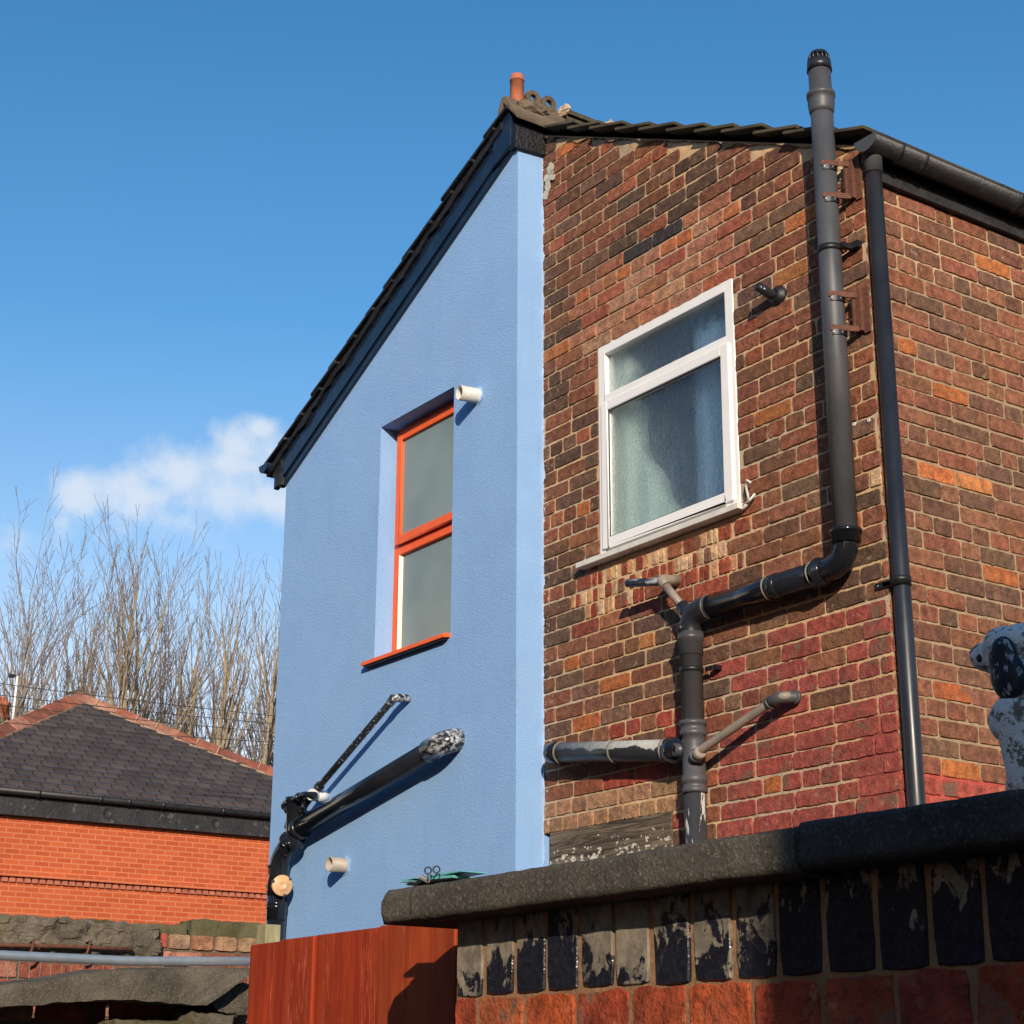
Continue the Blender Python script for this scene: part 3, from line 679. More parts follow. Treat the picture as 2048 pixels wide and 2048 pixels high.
# rusty brackets and clips
def bracket(z):
    c = MB()
    c.box((-.062, -.032, z-.09), (-.028, -.006, z+.09)); c.box((-.03, -.014, z-.10), (.0, -.004, z+.10)); c.box((-.066, -.040, z-.095), (-.056, -.006, z+.095))
    for dz in (-.075, .075):
        c.beam((-.045, -.03, z+dz-.005), (SX+.024, -O-SR+.002, z+dz+.002), .006, .024, up=(0, 0, 1))
    return lab(c.build('pipe_bracket', M['rust'], bh), 'rusty steel wall bracket behind the soil pipe')
for z in (5.175, 4.575):
    b_ = bracket(z)
    for dz in (.045, -.105):
        c = MB()
        sg_ = 10; A = [Vector((SX+(SR+.003)*cos(g_), -O+(SR+.003)*sin(g_), z+dz)) for g_ in [radians(-55+k*85/sg_) for k in range(sg_+1)]]
        c.raw(A+[p+Vector((0, 0, .022)) for p in A], [(k, k+1, sg_+2+k, sg_+1+k) for k in range(sg_)]); A2 = [p+(p-Vector((SX, -O, p.z))).normalized()*.002 for p in A]
        c.raw(A2+[p+Vector((0, 0, .022)) for p in A2], [(k, k+1, sg_+2+k, sg_+1+k) for k in range(sg_)])
        c.build('strap', M['clip'], b_)
        for g_ in (radians(-48), radians(-8)):
            q = Vector((SX+(SR+.005)*cos(g_), -O+(SR+.005)*sin(g_), z+dz+.011)); c = MB(); c.lathe(q, Vector((cos(g_), sin(g_), 0)), [(0, .0042), (.002, .003)], 10); c.build('rivet', M['zinc'], b_)
c = MB(); ring(c, (SX, -O, 4.855), Z_, k=.004, w=.026); c.box((SX+.05, -O+.005, 4.86), (SX+.075, -.03, 4.882)); c.box((SX+.06, -.032, 4.858), (SX+.112, -.005, 4.886)); lab(c.build('pipe_clip', M['clip'], bh), 'black steel clip holding the soil pipe below the top bracket')
# overflow elbow with rubber boot
ov = MB(); p = Vector((-.535, 0, 4.835))
ov.tube(elbow([p, p+Vector((0, -.05, 0)), p+Vector((-.012, -.085, .018))], .02), .022, 20)
ov.lathe(p+Vector((-.008, -.07, .012)), Vector((-.35, -1, .45)), [(0, .019), (.035, .022), (.035, .016), (.01, .015), (.01, 0)], 20, caps=False)
ovo = lab(ov.build('overflow_pipe', M['pipe_black_dull'], bh), 'stubby black overflow spout right of the white window')
ov = MB(); ov.lathe(p+Vector((.01, -.0, -.005)), -Y_, [(0, .05), (.008, .048), (.022, .034), (.030, .026)], 24); ov.build('rubber_boot', M['gutter'], ovo)
# hook right of the window sill
hk = MB(); q = Vector((-.745, -.01, 3.935)); hk.tube([q, q+Vector((.01, -.02, .04)), q+Vector((.0, -.02, .085)), q+Vector((.02, -.03, .10)), q+Vector((.035, -.02, .085))], .006, 8)
hk.tube([q+Vector((-.02, -.02, .0)), q+Vector((.03, -.025, .01)), q+Vector((.05, -.015, .035))], .0055, 8); hk.tube([q+Vector((-.05, -.01, -.02)), q+Vector((0, -.02, 0))], .007, 8)
lab(hk.build('pipe_hook', M['duct'], bh), 'small twisted white hook beside the window sill')
for x in (-.135, -.06):
    q = at(1600+ (1497-1497)+ 1, 0, 1, 0) if False else None
for px, py in ((1710, 849), (1739, 841)):
    q = at(px, py, 1, -.004); c = MB(); c.lathe(q, -Y_, [(0, .008), (.006, .008), (.006, .004), (.001, .003)], 12, caps=False); c.build('wall_plug', M['white'], bh)
rr = random.Random(5)
fl = MB()
for i in range(9):
    cx_, cz_ = XL+.055+rr.uniform(-.03, .05), 6.135+rr.uniform(-.085, .06); s = rr.uniform(.012, .03)
    P_ = [(cx_+s*rr.uniform(.6, 1.2)*cos(a), -.011-i*.0006, cz_+s*1.2*rr.uniform(.6, 1.2)*sin(a)) for a in [2*pi*k/11 for k in range(11)]]
    fl.prism(P_, (0, -.002, 0))
fl.build('render_splash', simple('pale_render_splash', (.50, .45, .36), .9, .15, 30, .8, 60, .006), bh)
# ================================================================== BLUE HOUSE
F = -.17                                     # front plane of the blue gable
BX0, BX1 = -4.727, XL
bz = lambda x: 6.318 + SL*.985*(x-XL)        # blue wall top
blu = thing('blue_house', (-3.6, 1, 0), 'blue rendered gable house with an orange window, left of the brick house', 'house')
OX0, OX1, OZ0, OZ1 = -3.592, -2.832, 3.772, 5.128
w = MB()
# front with opening (strips)
def colr(x0, x1, z0, z1f):
    n_ = max(1, int((x1-x0)/.3))
    for i in range(n_):
        a = x0+(x1-x0)*i/n_; b = x0+(x1-x0)*(i+1)/n_
        w.face([(a, F, z0), (b, F, z0), (b, F, z1f(b)), (a, F, z1f(a))])
w.v = []
colr(BX0, OX0, 0, bz); colr(OX1, BX1, 0, bz); w.face([(OX0, F, 0), (OX1, F, 0), (OX1, F, OZ0), (OX0, F, OZ0)]); w.face([(OX0, F, OZ1), (OX1, F, OZ1), (OX1, F, bz(OX1)), (OX0, F, bz(OX0))])
RD = -.035
for a, b in (((OX0, OZ0), (OX0, OZ1)), ((OX0, OZ1), (OX1, OZ1)), ((OX1, OZ1), (OX1, OZ0)), ((OX1, OZ0), (OX0, OZ0))):
    w.face([(a[0], F, a[1]), (b[0], F, b[1]), (b[0], RD, b[1]), (a[0], RD, a[1])])
w.face([(BX1, F, 0), (BX1, .05, 0), (BX1, .05, bz(BX1)), (BX1, F, bz(BX1))])           # lighter return facing the sun
w.face([(BX0, 6, 0), (BX0, F, 0), (BX0, F, bz(BX0)), (BX0, 6, bz(BX0))]); w.face([(BX0, 6, 0), (BX1, 6, 0), (BX1, 6, bz(BX1)), (BX0, 6, bz(BX0))])
bwall = w.build('wall', M['blue'], blu)
# ragged white paint edge where the blue return meets brick
e = MB(); zs = [2.3+i*.02 for i in range(200)]; vs = []
for z in zs:
    if z > 6.3: break
    vs += [(XL-.002, -.013, z), (XL+.003+max(0, fbm((0, 3, z), 9, 4))*.035, -.013, z), (XL+.0, -.004, z)]
k = len(vs)//3
e.raw(vs, [(3*i, 3*i+1, 3*i+4, 3*i+3) for i in range(k-1)]+[(3*i+1, 3*i+2, 3*i+5, 3*i+4) for i in range(k-1)]); e.build('paint_edge', simple('pale_paint_edge', (.55, .62, .70), .8, .1, 20, .8, 90, .004), blu)
# orange window
fr = MB(); y0, y1 = -.062, -.02; f_ = .052
bars = ((OX0, OX0+f_, OZ0, OZ1), (OX1-f_, OX1, OZ0, OZ1), (OX0+f_, OX1-f_, OZ1-f_, OZ1), (OX0+f_, OX1-f_, OZ0, OZ0+.04), (OX0+f_, OX1-f_, 4.375, 4.425))
for (a, b, c, d) in bars: fr.box((a, y0, c), (b, y1, d))
ow = lab(fr.build('window', M['orange'], blu, bevel=.003), 'tall orange framed window with frosted glass')
fr = MB(); a0, a1, b0, b1, q = OX0+.034, OX1-.034, 4.43, OZ1-.034, .05
for (a, b, c, d) in ((a0, a0+q, b0, b1), (a1-q, a1, b0, b1), (a0+q, a1-q, b1-q, b1), (a0+q, a1-q, b0, b0+q)): fr.box((a, y0-.020, c), (b, y1-.01, d))
fr.build('sash', M['orange'], ow, bevel=.004)
p = MB(); p.box((a0+q-.002, y0-.004, b0+q-.002), (a1-q+.002, y0+.002, b1-q+.002)); p.build('pane', M['satin'], ow)
p = MB(); p.box((OX0+f_-.002, y0+.022, OZ0+.038), (OX1-f_+.002, y0+.028, 4.377)); p.build('pane', M['satin'], ow)
p = MB(); p.prism([(OX0+f_+.0005, y0+.001, OZ0+.04), (OX0+f_+.0005, y0+.021, OZ0+.04), (OX0+f_+.016, y0+.021, OZ0+.04)], (0, 0, 4.375-OZ0-.04)); p.build('glazing_bead', simple('cream_glazing_bead', (.80, .70, .50), .25, .04), ow)
sl_ = MB(); sl_.prism([(OX0-.075, F-.042, OZ0-.028), (OX0-.075, F-.042, OZ0-.006), (OX0-.075, RD-.02, OZ0+.012), (OX0-.075, RD-.02, OZ0-.012)], (OX1-OX0+.075, 0, 0)); sl_.build('sill', M['orange'], ow, bevel=.003)
mb = MB(); mb.box((OX0-.06, F-.032, OZ0-.034), (OX1-.02, F-.002, OZ0-.029)); mb.build('sill_underside', M['clip'], ow)
# verge: board, moulding, tiles
v0 = Vector((BX0-.19, F, bz(BX0-.19))); v1 = Vector((-2.30, F, bz(-2.30)))
def strip(zlo, zhi, yf, yb, x0, x1, name, m, parent=blu, jag=0):
    c = MB(); n_ = 1 if not jag else 60; up = []; lo = []
    for i in range(n_+1):
        x = x0+(x1-x0)*i/n_; jj = fbm((x, 7, 1), 8, 4)*jag; lo.append((x, bz(x)+zlo+jj)); up.append((x, bz(x)+zhi+fbm((x, 2, 5), 6, 4)*jag))
    for i in range(n_):
        for fv in ([(lo[i][0], yf, lo[i][1]), (lo[i+1][0], yf, lo[i+1][1]), (up[i+1][0], yf, up[i+1][1]), (up[i][0], yf, up[i][1])],
                   [(lo[i][0], yb, lo[i][1]), (up[i][0], yb, up[i][1]), (up[i+1][0], yb, up[i+1][1]), (lo[i+1][0], yb, lo[i+1][1])],
                   [(lo[i][0], yf, lo[i][1]), (lo[i][0], yb, lo[i][1]), (lo[i+1][0], yb, lo[i+1][1]), (lo[i+1][0], yf, lo[i+1][1])],
                   [(up[i][0], yf, up[i][1]), (up[i+1][0], yf, up[i+1][1]), (up[i+1][0], yb, up[i+1][1]), (up[i][0], yb, up[i][1])]): c.face(fv)
    c.face([(lo[0][0], yf, lo[0][1]), (up[0][0], yf, up[0][1]), (up[0][0], yb, up[0][1]), (lo[0][0], yb, lo[0][1])]); c.face([(lo[-1][0], yf, lo[-1][1]), (lo[-1][0], yb, lo[-1][1]), (up[-1][0], yb, up[-1][1]), (up[-1][0], yf, up[-1][1])])
    return c.build(name, m, parent)
strip(-.022, .028, F-.022, F, BX0-.02, -2.285, 'verge_moulding', M['navy'])
lab(strip(.024, .162, F-.034, F, BX0-.10, -2.27, 'verge_board', M['navy']), 'dark navy gloss verge board')
strip(.150, .196, F-.055, F+.05, BX0-.17, -2.33, 'verge_cement', M['soot'], jag=.022)
rt_ = MB()
for k in range(13):
    xe = BX0-.20+k*.205; xs = xe+.29; zt = lambda x: bz(x)+.192
    P0 = Vector((xe, 0, zt(xe)+.028)); P1 = Vector((min(xs, -2.25), 0, zt(min(xs, -2.25))+.006)); yy = F-.075+R_.uniform(-.006, .006)
    rt_.prism([P0+Y_*yy, P1+Y_*yy, P1+Y_*yy+Z_*.018, P0+Y_*yy+Z_*.018], (0, 6.1, 0))
lab(rt_.build('tiled_roof', M['soot'], blu, bevel=.002), 'dark roof slope of the blue house seen along its verge')
# left eave: gutter end
c = MB(); gx, gz = BX0-.155, 5.255
A = [Vector((gx+.055*cos(pi+pi*k/14), F-.09, gz+.055*sin(pi+pi*k/14))) for k in range(15)]
c.raw(A+[p+Vector((0, 6, 0)) for p in A], [(k, k+1, 15+k+1, 15+k) for k in range(14)]+[tuple(range(15))], sm=False); c.build('gutter', M['navy'], blu)
c = MB(); c.prism([(BX0-.11, F-.04, 5.165), (BX0-.0, F-.04, 5.12), (BX0-.0, F-.04, 5.27), (BX0-.11, F-.04, 5.23)], (0, .1, 0)); c.prism([(BX0-.055, F-.045, 5.09), (BX0+.008, F-.045, 5.09), (BX0+.008, F-.045, 5.15), (BX0-.055, F-.045, 5.15)], (0, .05, 0)); c.build('eave_block', M['soot'], blu)
# apex box and return board
c = MB(); c.prism([(XL-.165, F-.046, 6.245), (XL-.01, F-.046, 6.302), (XL-.002, F-.046, 6.47), (XL-.05, F-.046, 6.585), (XL-.085, F-.046, 6.56), (XL-.17, F-.046, 6.42)], (0, .05, 0)); c.build('apex_board', M['navy'], blu, bevel=.003)
c = MB(); c.prism([(XL+.004, F-.03, 6.285), (XL+.004, .03, 6.300), (XL+.004, .03, 6.445), (XL+.004, F-.03, 6.43)], (.022, 0, 0)); lab(c.build('return_board', M['soot'], blu, bevel=.002), 'black board flecked with white at the gable end')
# saddle, ridge tiles, pots
RX = -2.305; RZ = 6.665
c = MB()
sa = [(RX-.05, 6.545), (RX-.014, 6.615), (RX+.02, 6.615), (XL+.075, 6.450), (XL+.07, 6.428), (RX+.0, 6.575), (RX-.04, 6.50)]
c.prism([(a, F-.06, b) for a, b in sa], (0, .43, 0)); sad = lab(c.build('ridge_saddle', M['saddle'], blu, bevel=.006), 'brown cement ridge saddle on the roof peak')
lump('cement_lump', (RX+.05, F+.10, RZ-.10), (.04, .10, .045), M['saddle'], blu, 5)
# crested ridge tile with two holes
def ringplate(cy, cz, ro, ri, th, x):
    c = MB(); sg = 28; A = []; B = []
    for k in range(sg): a = 2*pi*k/sg; A.append((cy+ro*cos(a), cz+ro*sin(a))); B.append((cy+ri*cos(a), cz+ri*sin(a)))
    vs = [(x-th/2, y, z) for y, z in A]+[(x-th/2, y, z) for y, z in B]+[(x+th/2, y, z) for y, z in A]+[(x+th/2, y, z) for y, z in B]
    fs = []
    for k in range(sg):
        j = (k+1) % sg; fs += [(k, j, sg+j, sg+k), (2*sg+k, 3*sg+k, 3*sg+j, 2*sg+j), (k, 2*sg+k, 2*sg+j, j), (sg+k, sg+j, 3*sg+j, 3*sg+k)]
    c.raw(vs, fs); return c
h1, h2 = at(1065, 198, 0, RX), at(1096, 209, 0, RX)
for h in (h1, h2):
    ringplate(h.y, h.z, .048, .021, .03, RX).build('ridge_crest', M['saddle'], blu, bevel=.004)
c = MB(); c.prism([(RX-.012, h1.y-.08, RZ-.07), (RX-.012, h2.y+.075, RZ-.07), (RX-.012, h2.y+.06, h2.z-.02), (RX-.012, h2.y-.03, h2.z-.035), (RX-.012, h1.y+.03, h1.z-.035), (RX-.012, h1.y-.06, h1.z-.02)], (.024, 0, 0))
c.prism([(RX-.10, h1.y-.10, RZ-.17), (RX, h1.y-.10, RZ-.04), (XL+.06, h1.y-.10, 6.47), (XL+.06, h1.y-.10, 6.45), (RX, h1.y-.10, RZ-.06)], (0, .29, 0)); c.build('ridge_tile', M['saddle'], blu, bevel=.004)
# ridge running back
c = MB(); y_s = h2.y+.085
def rprof(y): return [Vector((RX+.075*cos(pi*k/10), y, RZ-.055+.06*sin(pi*k/10))) for k in range(11)]
A = rprof(y_s); B = rprof(5.9); c.raw(A+B, [(k, k+1, 12+k, 11+k) for k in range(10)]+[tuple(range(10, -1, -1)), tuple(range(11, 22))], sm=True)
c.prism([(RX+.05, y_s, RZ-.05), (XL+.08, y_s, 6.46), (XL+.08, y_s, 6.44), (RX+.05, y_s, RZ-.08)], (0, 5.6, 0)); c.build('ridge_tile', M['tile'], blu)
for yy in (y_s, y_s+.30, y_s+.62): 
    lump('mortar_joint', (RX+.03, yy, RZ-.02), (.055, .022, .035), M['cement'], blu, yy*7)
# terracotta flue pot
ft = at(1034, 168, 0, RX); c = MB()
c.lathe((RX, ft.y, 6.635), Z_, [(-.08, .040), (.105, .037), (.105, .040), (.112, .040), (.112, .037), (.13, .037), (.143, .033), (.150, .022), (.152, .0)], 28, caps=False); lab(c.build('flue_pot', M['terracotta'], blu), 'small domed terracotta flue pot on the ridge')
# ---- blue wall drains (black)
SR = .052
OB = F-.085
def bp(x, y, o=None): return at(x, y, 1, OB if o is None else o)
j = bp(590, 1662); e1 = bp(862, 1500); ja = Vector((j.x, OB, j.z))
wallx = at(925, 1478, 1, F); e0 = Vector((wallx.x-.02, F+.02, wallx.z))
c = MB(); c.tube([ja, e1], SR-.001, 36); drn = lab(c.build('drain_pipe', M['pipe_black'], blu), 'gloss black drain pipe slanting across the lower blue wall')
dd = (e1-ja).normalized()
c = MB(); c.tube(elbow([e1-dd*.03, e1+dd*.12, Vector((e0.x, F+.03, e0.z))], .07), [SR+.006]*3+[SR+.006]*7+[SR+.004], 32) if False else None
path = elbow([e1-dd*.02, e1+dd*.13, Vector((e0.x-.02, F+.03, e0.z+.01))], .06); c.tube(path, [SR+.007]*(len(path)-1)+[SR+.002], 32) ; lab(c.build('elbow', M['pipe_splat'], drn), 'black pipe bend smeared with white paint')
c = MB(); c.lathe(ja+dd*.03, dd, [(0, SR+.008), (.02, SR+.012), (.05, SR+.012), (.05, SR)], 32); c.build('socket', M['pipe_black'], drn)
c = MB(); top = ja.z+.185; c.lathe((ja.x, OB, ja.z-.10), Z_, [(0, SR-.01), (.01, SR-.004), (.05, SR), (.21, SR), (.215, SR+.004), (.26, SR+.004), (.265, SR+.010), (.285, SR+.010), (.285, SR-.01)], 36)
c.lathe((ja.x-.03, OB-.04, ja.z-.02), Vector((-.3, -1, 0)), [(0, .018), (.012, .014), (.016, 0)], 16, caps=False); c.lathe((ja.x+.02, OB-.045, ja.z-.075), Vector((.3, -1, -.3)), [(0, .018), (.012, .014), (.016, 0)], 16, caps=False)
c.build('branch_junction', M['pipe_black'], drn)
v = bp(554, 1800); vx = v.x
path = elbow([ja+Vector((.02, 0, -.03)), Vector((vx+.005, OB, ja.z-.13)), Vector((vx, OB, ja.z-.34))], .09)
c = MB(); c.tube(path, SR+.004, 36); zt = bp(556, 1742).z; collar(c, (vx, OB, zt-.02), Z_, .05, k=.008); c.build('elbow', M['pipe_black'], drn)
c = MB(); c.lathe(ja+Vector((-.045, -.0, -.05)), (path[2]-path[0]).normalized(), [(0, SR+.006), (0, SR+.012), (.02, SR+.012), (.02, SR+.006)], 32); c.build('socket', M['pipe_black'], drn)
CD = Vector((.97, -.22, 0)).normalized(); zc = bp(574, 1771).z; zl = bp(556, 1812).z
c = MB(); c.lathe((vx, OB, zl), Z_, [(0, SR+.006), (.02, SR+.006), (.022, SR+.002), (zt-.02-zl, SR+.002)], 36); c.lathe((vx, OB, zc), CD, [(0, .05), (.075, .052), (.075, .058), (.09, .058)], 32)
c.box((vx-.10, OB-.02, zc-.035), (vx-.05, OB+.03, zc-.015)); c.box((vx-.10, OB-.02, zc+.0), (vx-.05, OB+.03, zc+.02)); c.box((vx-.105, OB-.01, zc-.05), (vx-.085, OB+.02, zc+.035)); c.build('access_tee', M['pipe_black'], drn)
q = CD; cp = Vector((vx, OB, zc))+q*.091
c = MB(); c.lathe(cp, q, [(0, .058), (.010, .058), (.014, .054), (.014, .026), (.019, .024), (.021, .020), (.018, .018), (.018, .0)], 40, caps=False)
cap = lab(c.build('access_cap', M['cream'], drn), 'round peach access cap on the black drain')
for g_ in (20, 140, 255):
    sd_ = q.cross(Z_).normalized(); ctr = cp+(sd_*cos(radians(g_))+Z_*sin(radians(g_)))*.056; n_ = MB(); n_.box((-.007, -.007, -.002), (.007, .007, .0155), Matrix.Translation(ctr) @ q.to_track_quat('Z', 'Y').to_matrix().to_4x4()); n_.build('notch', M['clip'], drn)
c = MB(); c.lathe((vx, OB, .1), Z_, [(0, SR), (zl-.1-.01, SR)], 36); collar(c, (vx, OB, zl-.075), Z_, .08, k=.006, lip=.004); c.build('vertical_pipe', M['pipe_black'], drn)
# thin waste arm with paint
t0 = Vector((ja.x+.012, OB, top-.09)); t1 = bp(637, 1575); t2 = bp(785, 1400); t3 = at(818, 1398, 1, F)
c = MB(); c.tube(elbow([t0, bp(604, 1618), t1, t2], .03), .0185, 18); wa = lab(c.build('waste_pipe', M['pipe_flick'], blu), 'thin black waste pipe flecked with blue paint, rising to the right')
c = MB(); c.tube(elbow([t2-(t2-t1).normalized()*.03, t2, Vector((t3.x-.01, OB, t3.z)), Vector((t3.x, F+.02, t3.z))], .022), .023, 18); lab(c.build('elbow', M['pipe_splat'], wa), 'white splashed pipe elbow')
c = MB(); dq = (t2-t1).normalized(); ring(c, t1-dq*.01, dq, r=.0185, k=.008, w=.03); c.build('socket', M['pipe_flick'], wa); c = MB(); ring(c, t0+Z_*.05, Z_, r=.0185, k=.006, w=.02); c.build('socket', M['pipe_flick'], wa)
# second little arm with white stub
c = MB(); P_ = [Vector((ja.x-.03, OB-.02, top-.08)), bp(568, 1609, OB-.03), bp(608, 1589, OB-.04), bp(630, 1590, OB-.04)]
c.tube(elbow(P_, .022), .018, 18)
for a_, b_ in ((P_[0], P_[1]), (P_[1], P_[2])):
    d_ = (b_-a_).normalized(); L_ = (b_-a_).length
    for t in (.25, .72): ring(c, a_+d_*L_*t, d_, r=.018, k=.006, w=.016)
wb = lab(c.build('waste_pipe', M['pipe_black'], blu), 'short kinked black waste pipe above the junction')
s_ = bp(622, 1589, OB-.04); s2 = at(652, 1594, 1, F); c = MB(); c.lathe(s_, (Vector((s2.x, F+.02, s2.z))-s_), [(0, .031), (.03, .033), (.032, .029), (.045, .029), (.047, .033), (.14, .033)], 24); lab(c.build('white_collar', M['white'], wb), 'white painted pipe collar')
# open ducts
def duct(name, base, d, L_, r, label, m=None):
    c = MB(); c.lathe(base, d, [(-.03, r), (L_, r), (L_, r-.0035), (L_-.09, r-.0035), (L_-.09, 0)], 36, caps=False); o = lab(c.build(name, m or M['duct'], blu), label)
    return o
b0 = at(692, 1731, 1, F); duct('duct_stub', b0, Vector((-.0, -1, -.0)), .105, .039, 'open stained grey white duct stub low on the blue wall', simple('stained_duct_plastic', (.40, .34, .28), .55, .15, 20, .1, spots=((.62, .66, .68), 18, .56)))
lump('filler_ring', b0, (.05, .012, .052), M['blue'], blu, 9, 3, .3)
b1_ = at(956, 792, 1, F); tp = at(918, 785, 1, F-.112); duct('duct_stub', b1_, tp-b1_, (tp-b1_).length, .040, 'open white duct stub beside the top of the orange window')
lump('filler_ring', b1_, (.052, .010, .052), M['blue'], blu, 12, 3, .3)
# ================================================================== ORANGE BUILDING
OX = -20.5
ob = thing('brick_building', (OX-4, 6, 0), 'single storey orange brick building with slate hip roof beyond the yard wall', 'building')
obm = brickwall_tex('bright_orange_brick', (.52, .112, .038), (.42, .080, .028), (.56, .20, .10), .225, .075, 'YZ', .008)
YA, YB = 1.9, 10.2; ZW = 5.19
mb = MB(); mb.box((OX-7.6, YA+.1, 0), (OX, YB-.1, ZW)); mb.build('wall', obm.m, ob)
# dogtooth band
ba = at(0, 1748, 0, OX); bb = at(528, 1790, 0, OX); zb = (ba.z+bb.z)/2
db = MB(); y = YA+.12
while y < YB-.2:
    k = R_.uniform(.85, 1.1); db.prism([(OX, y, zb-.08), (OX+.040*k, y, zb-.08), (OX+.040*k, y+.084, zb-.08), (OX, y+.084, zb-.08)], (0, 0, .076)); y += .112
db.build('dentil_band', simple('pink_dentil_brick', (.40, .13, .075), .9, .25, 8, .3), ob)
mb = MB(); mb.box((OX, YA+.1, zb-.004), (OX+.085, YB-.1, zb+.07)); mb.build('string_course', obm.m, ob)
mb = MB(); mb.box((OX, YA-.1, ZW), (OX+.10, YB+.1, ZW+.27)); mb.box((OX-7.7, YA-.1, ZW), (OX, YA+.1, ZW+.27)); mb.box((OX+.10, YA-.1, ZW+.0), (OX+.12, YB+.1, ZW+.03)); fa = mb.build('fascia_board', simple('black_fascia_paint', (.020, .019, .020), .6, .6, 2.5, .8, 20, .015, spots=((.075, .068, .064), 7, .60)), ob)
c = MB(); c.tube([(OX+.17, YA-.1, ZW+.335), (OX+.17, YB+.1, ZW+.325)], .055, 12); gu = c.build('gutter', M['gutter'], ob)
for y in (3.1, 4.05, 5.0, 5.45, 6.0, 7.0): c = MB(); c.tube([(OX+.17, y, ZW+.332), (OX+.17, y+.05, ZW+.332)], .064, 12); c.build('gutter_clip', M['clip'], gu)
for px, py in ((214, 1626), (430, 1647)):
    q = at(px, py, 0, OX+.10); c = MB(); c.lathe(q, X_, [(0, .078), (.008, .078), (.008, .066), (.004, .064), (.004, 0)], 20, caps=False); c.build('fascia_roundel', M['fascia'], fa)
sb = NB('dark_slates'); sx = sb.n('ShaderNodeSeparateXYZ'); sb.l(sb.co, sx.inputs[0]); cb = sb.n('ShaderNodeCombineXYZ'); sb.l(sx.outputs[1], cb.inputs[0]); sb.l(sb.math('MULTIPLY', sx.outputs[2], 1.75), cb.inputs[1])
bn = sb.n('ShaderNodeTexBrick'); sb.l(cb.outputs[0], bn.inputs['Vector'])
for k_, v_ in (('Scale', 1), ('Mortar Size', .012), ('Brick Width', .26), ('Row Height', .20), ('Bias', -.1)): bn.inputs[k_].default_value = v_
bn.inputs['Color1'].default_value = rgb((.075, .062, .058)); bn.inputs['Color2'].default_value = rgb((.045, .038, .038)); bn.inputs['Mortar'].default_value = rgb((.018, .015, .015))
wv = sb.n('ShaderNodeVectorMath'); col = sb.mix(sb.rmp(sb.noise(2.2, 5, .6, sb.vec((1, .5, 1))), .35, .68, 0, .7), bn.outputs[0], sb.mix(1.0, bn.outputs[0], (1.8, 1.7, 1.65), 'MULTIPLY'))
col = sb.mix(sb.rmp(sb.noise(9, 4), .70, .74, 0, .6), col, (.2, .18, .16)); sb.fin(col, .75, sb.bump(bn.outputs['Fac'], -.8, .03), .35)
AP = Vector((-24.2, 6.05, 7.85)); E1 = Vector((OX+.2, YB+.2, ZW+.36)); E0 = Vector((OX+.2, YA, ZW+.36)); Bk0 = Vector((OX-7.6, YA, ZW+.36)); Bk1 = Vector((OX-7.6, YB+.2, ZW+.36))
def slates(A, B, C_, rows=20):
    """triangular roof face A (left eave) B (right eave) C apex laid as stepped courses"""
    m_ = MB(); nrm = (B-A).cross(C_-A).normalized(); nrm = nrm if nrm.z > 0 else -nrm
    for k in range(rows):
        t0, t1 = k/rows, (k+1.15)/rows if k < rows-1 else 1.0; p0 = A.lerp(C_, t0); p1 = B.lerp(C_, t0); p2 = B.lerp(C_, min(1, t1)); p3 = A.lerp(C_, min(1, t1))
        u0, u1 = p0+nrm*.030, p1+nrm*.030; m_.face([u0, u1, p2, p3]); m_.face([p0, p1, u1, u0])
    return m_
rf2 = slates(E0, E1, AP).build('slate_roof', sb.m, ob)
mm = slates(Bk0, E0, AP); mm.face([E1, Bk1, AP]); mm.face([Bk1, Bk0, AP]); mm.build('slate_roof', sb.m, ob)
def hip(A, B, n_, name='hip_tile', w=.17):
    m_ = MB(); d = (B-A)/n_; sd = d.cross(Z_).normalized()
    for k in range(n_):
        p = A+d*k; q = A+d*(k+1.04); hh = .02+R_.uniform(-.008, .012)
        m_.prism([p+sd*w+Z_*(-.085+hh), p+sd*w*.9+Z_*(-.06+hh), p+Z_*(.07+hh), p-sd*w*.9+Z_*(-.06+hh), p-sd*w+Z_*(-.085+hh)], q-p); cc = vary(R_.choice([(.33, .11, .065), (.22, .08, .05), (.28, .10, .06), (.36, .17, .11)]), .15); m_.c[-10:] = [cc]*10; m_.uc = True
        if k and R_.random() < .6: m_.beam(p+sd*w+Z_*(-.06+hh), p+Z_*(.088+hh), .035, .02, up=(d.x, d.y, d.z)); m_.c[-8:] = [(.42, .30, .20)]*8
    return m_.build(name, M['hip'], ob)
hb = NB('terracotta_hip_tile'); hb.fin(hb.mix(1.0, hb.attr('bc'), hb.mix(hb.rmp(hb.noise(5, 5, .7), .36, .62), (.6, .6, .6), (1.2, 1.2, 1.2)), 'MULTIPLY'), .85, hb.bump(hb.noise(50, 4), .4, .006), .2); M['hip'] = hb.m
hip(AP, E1, 16); hip(AP, E0, 14, w=.21)
mp = MB(); 
for A, B in ((AP, E1), (AP, E0)):
    d = B-A; sd = d.cross(Z_).normalized(); s_ = 1 if (sd.x > 0) else -1
    for k in range(60):
        t = k/60; p = A+d*t+sd*s_*.19+Z_*(-.085); q = A+d*(t+1/60)+sd*s_*.19+Z_*(-.085); mp.beam(p, q, .035+R_.uniform(0, .05), .04+R_.uniform(0, .03))
mp.build('hip_mortar', simple('brown_mortar', (.30, .20, .13), .95, .3, 12, .6), ob)
c = MB(); c.beam(AP+Vector((0, -.22, .03)), AP+Vector((0, .05, .13)), .08, .05); c.build('ridge_end', M['tile'], ob)
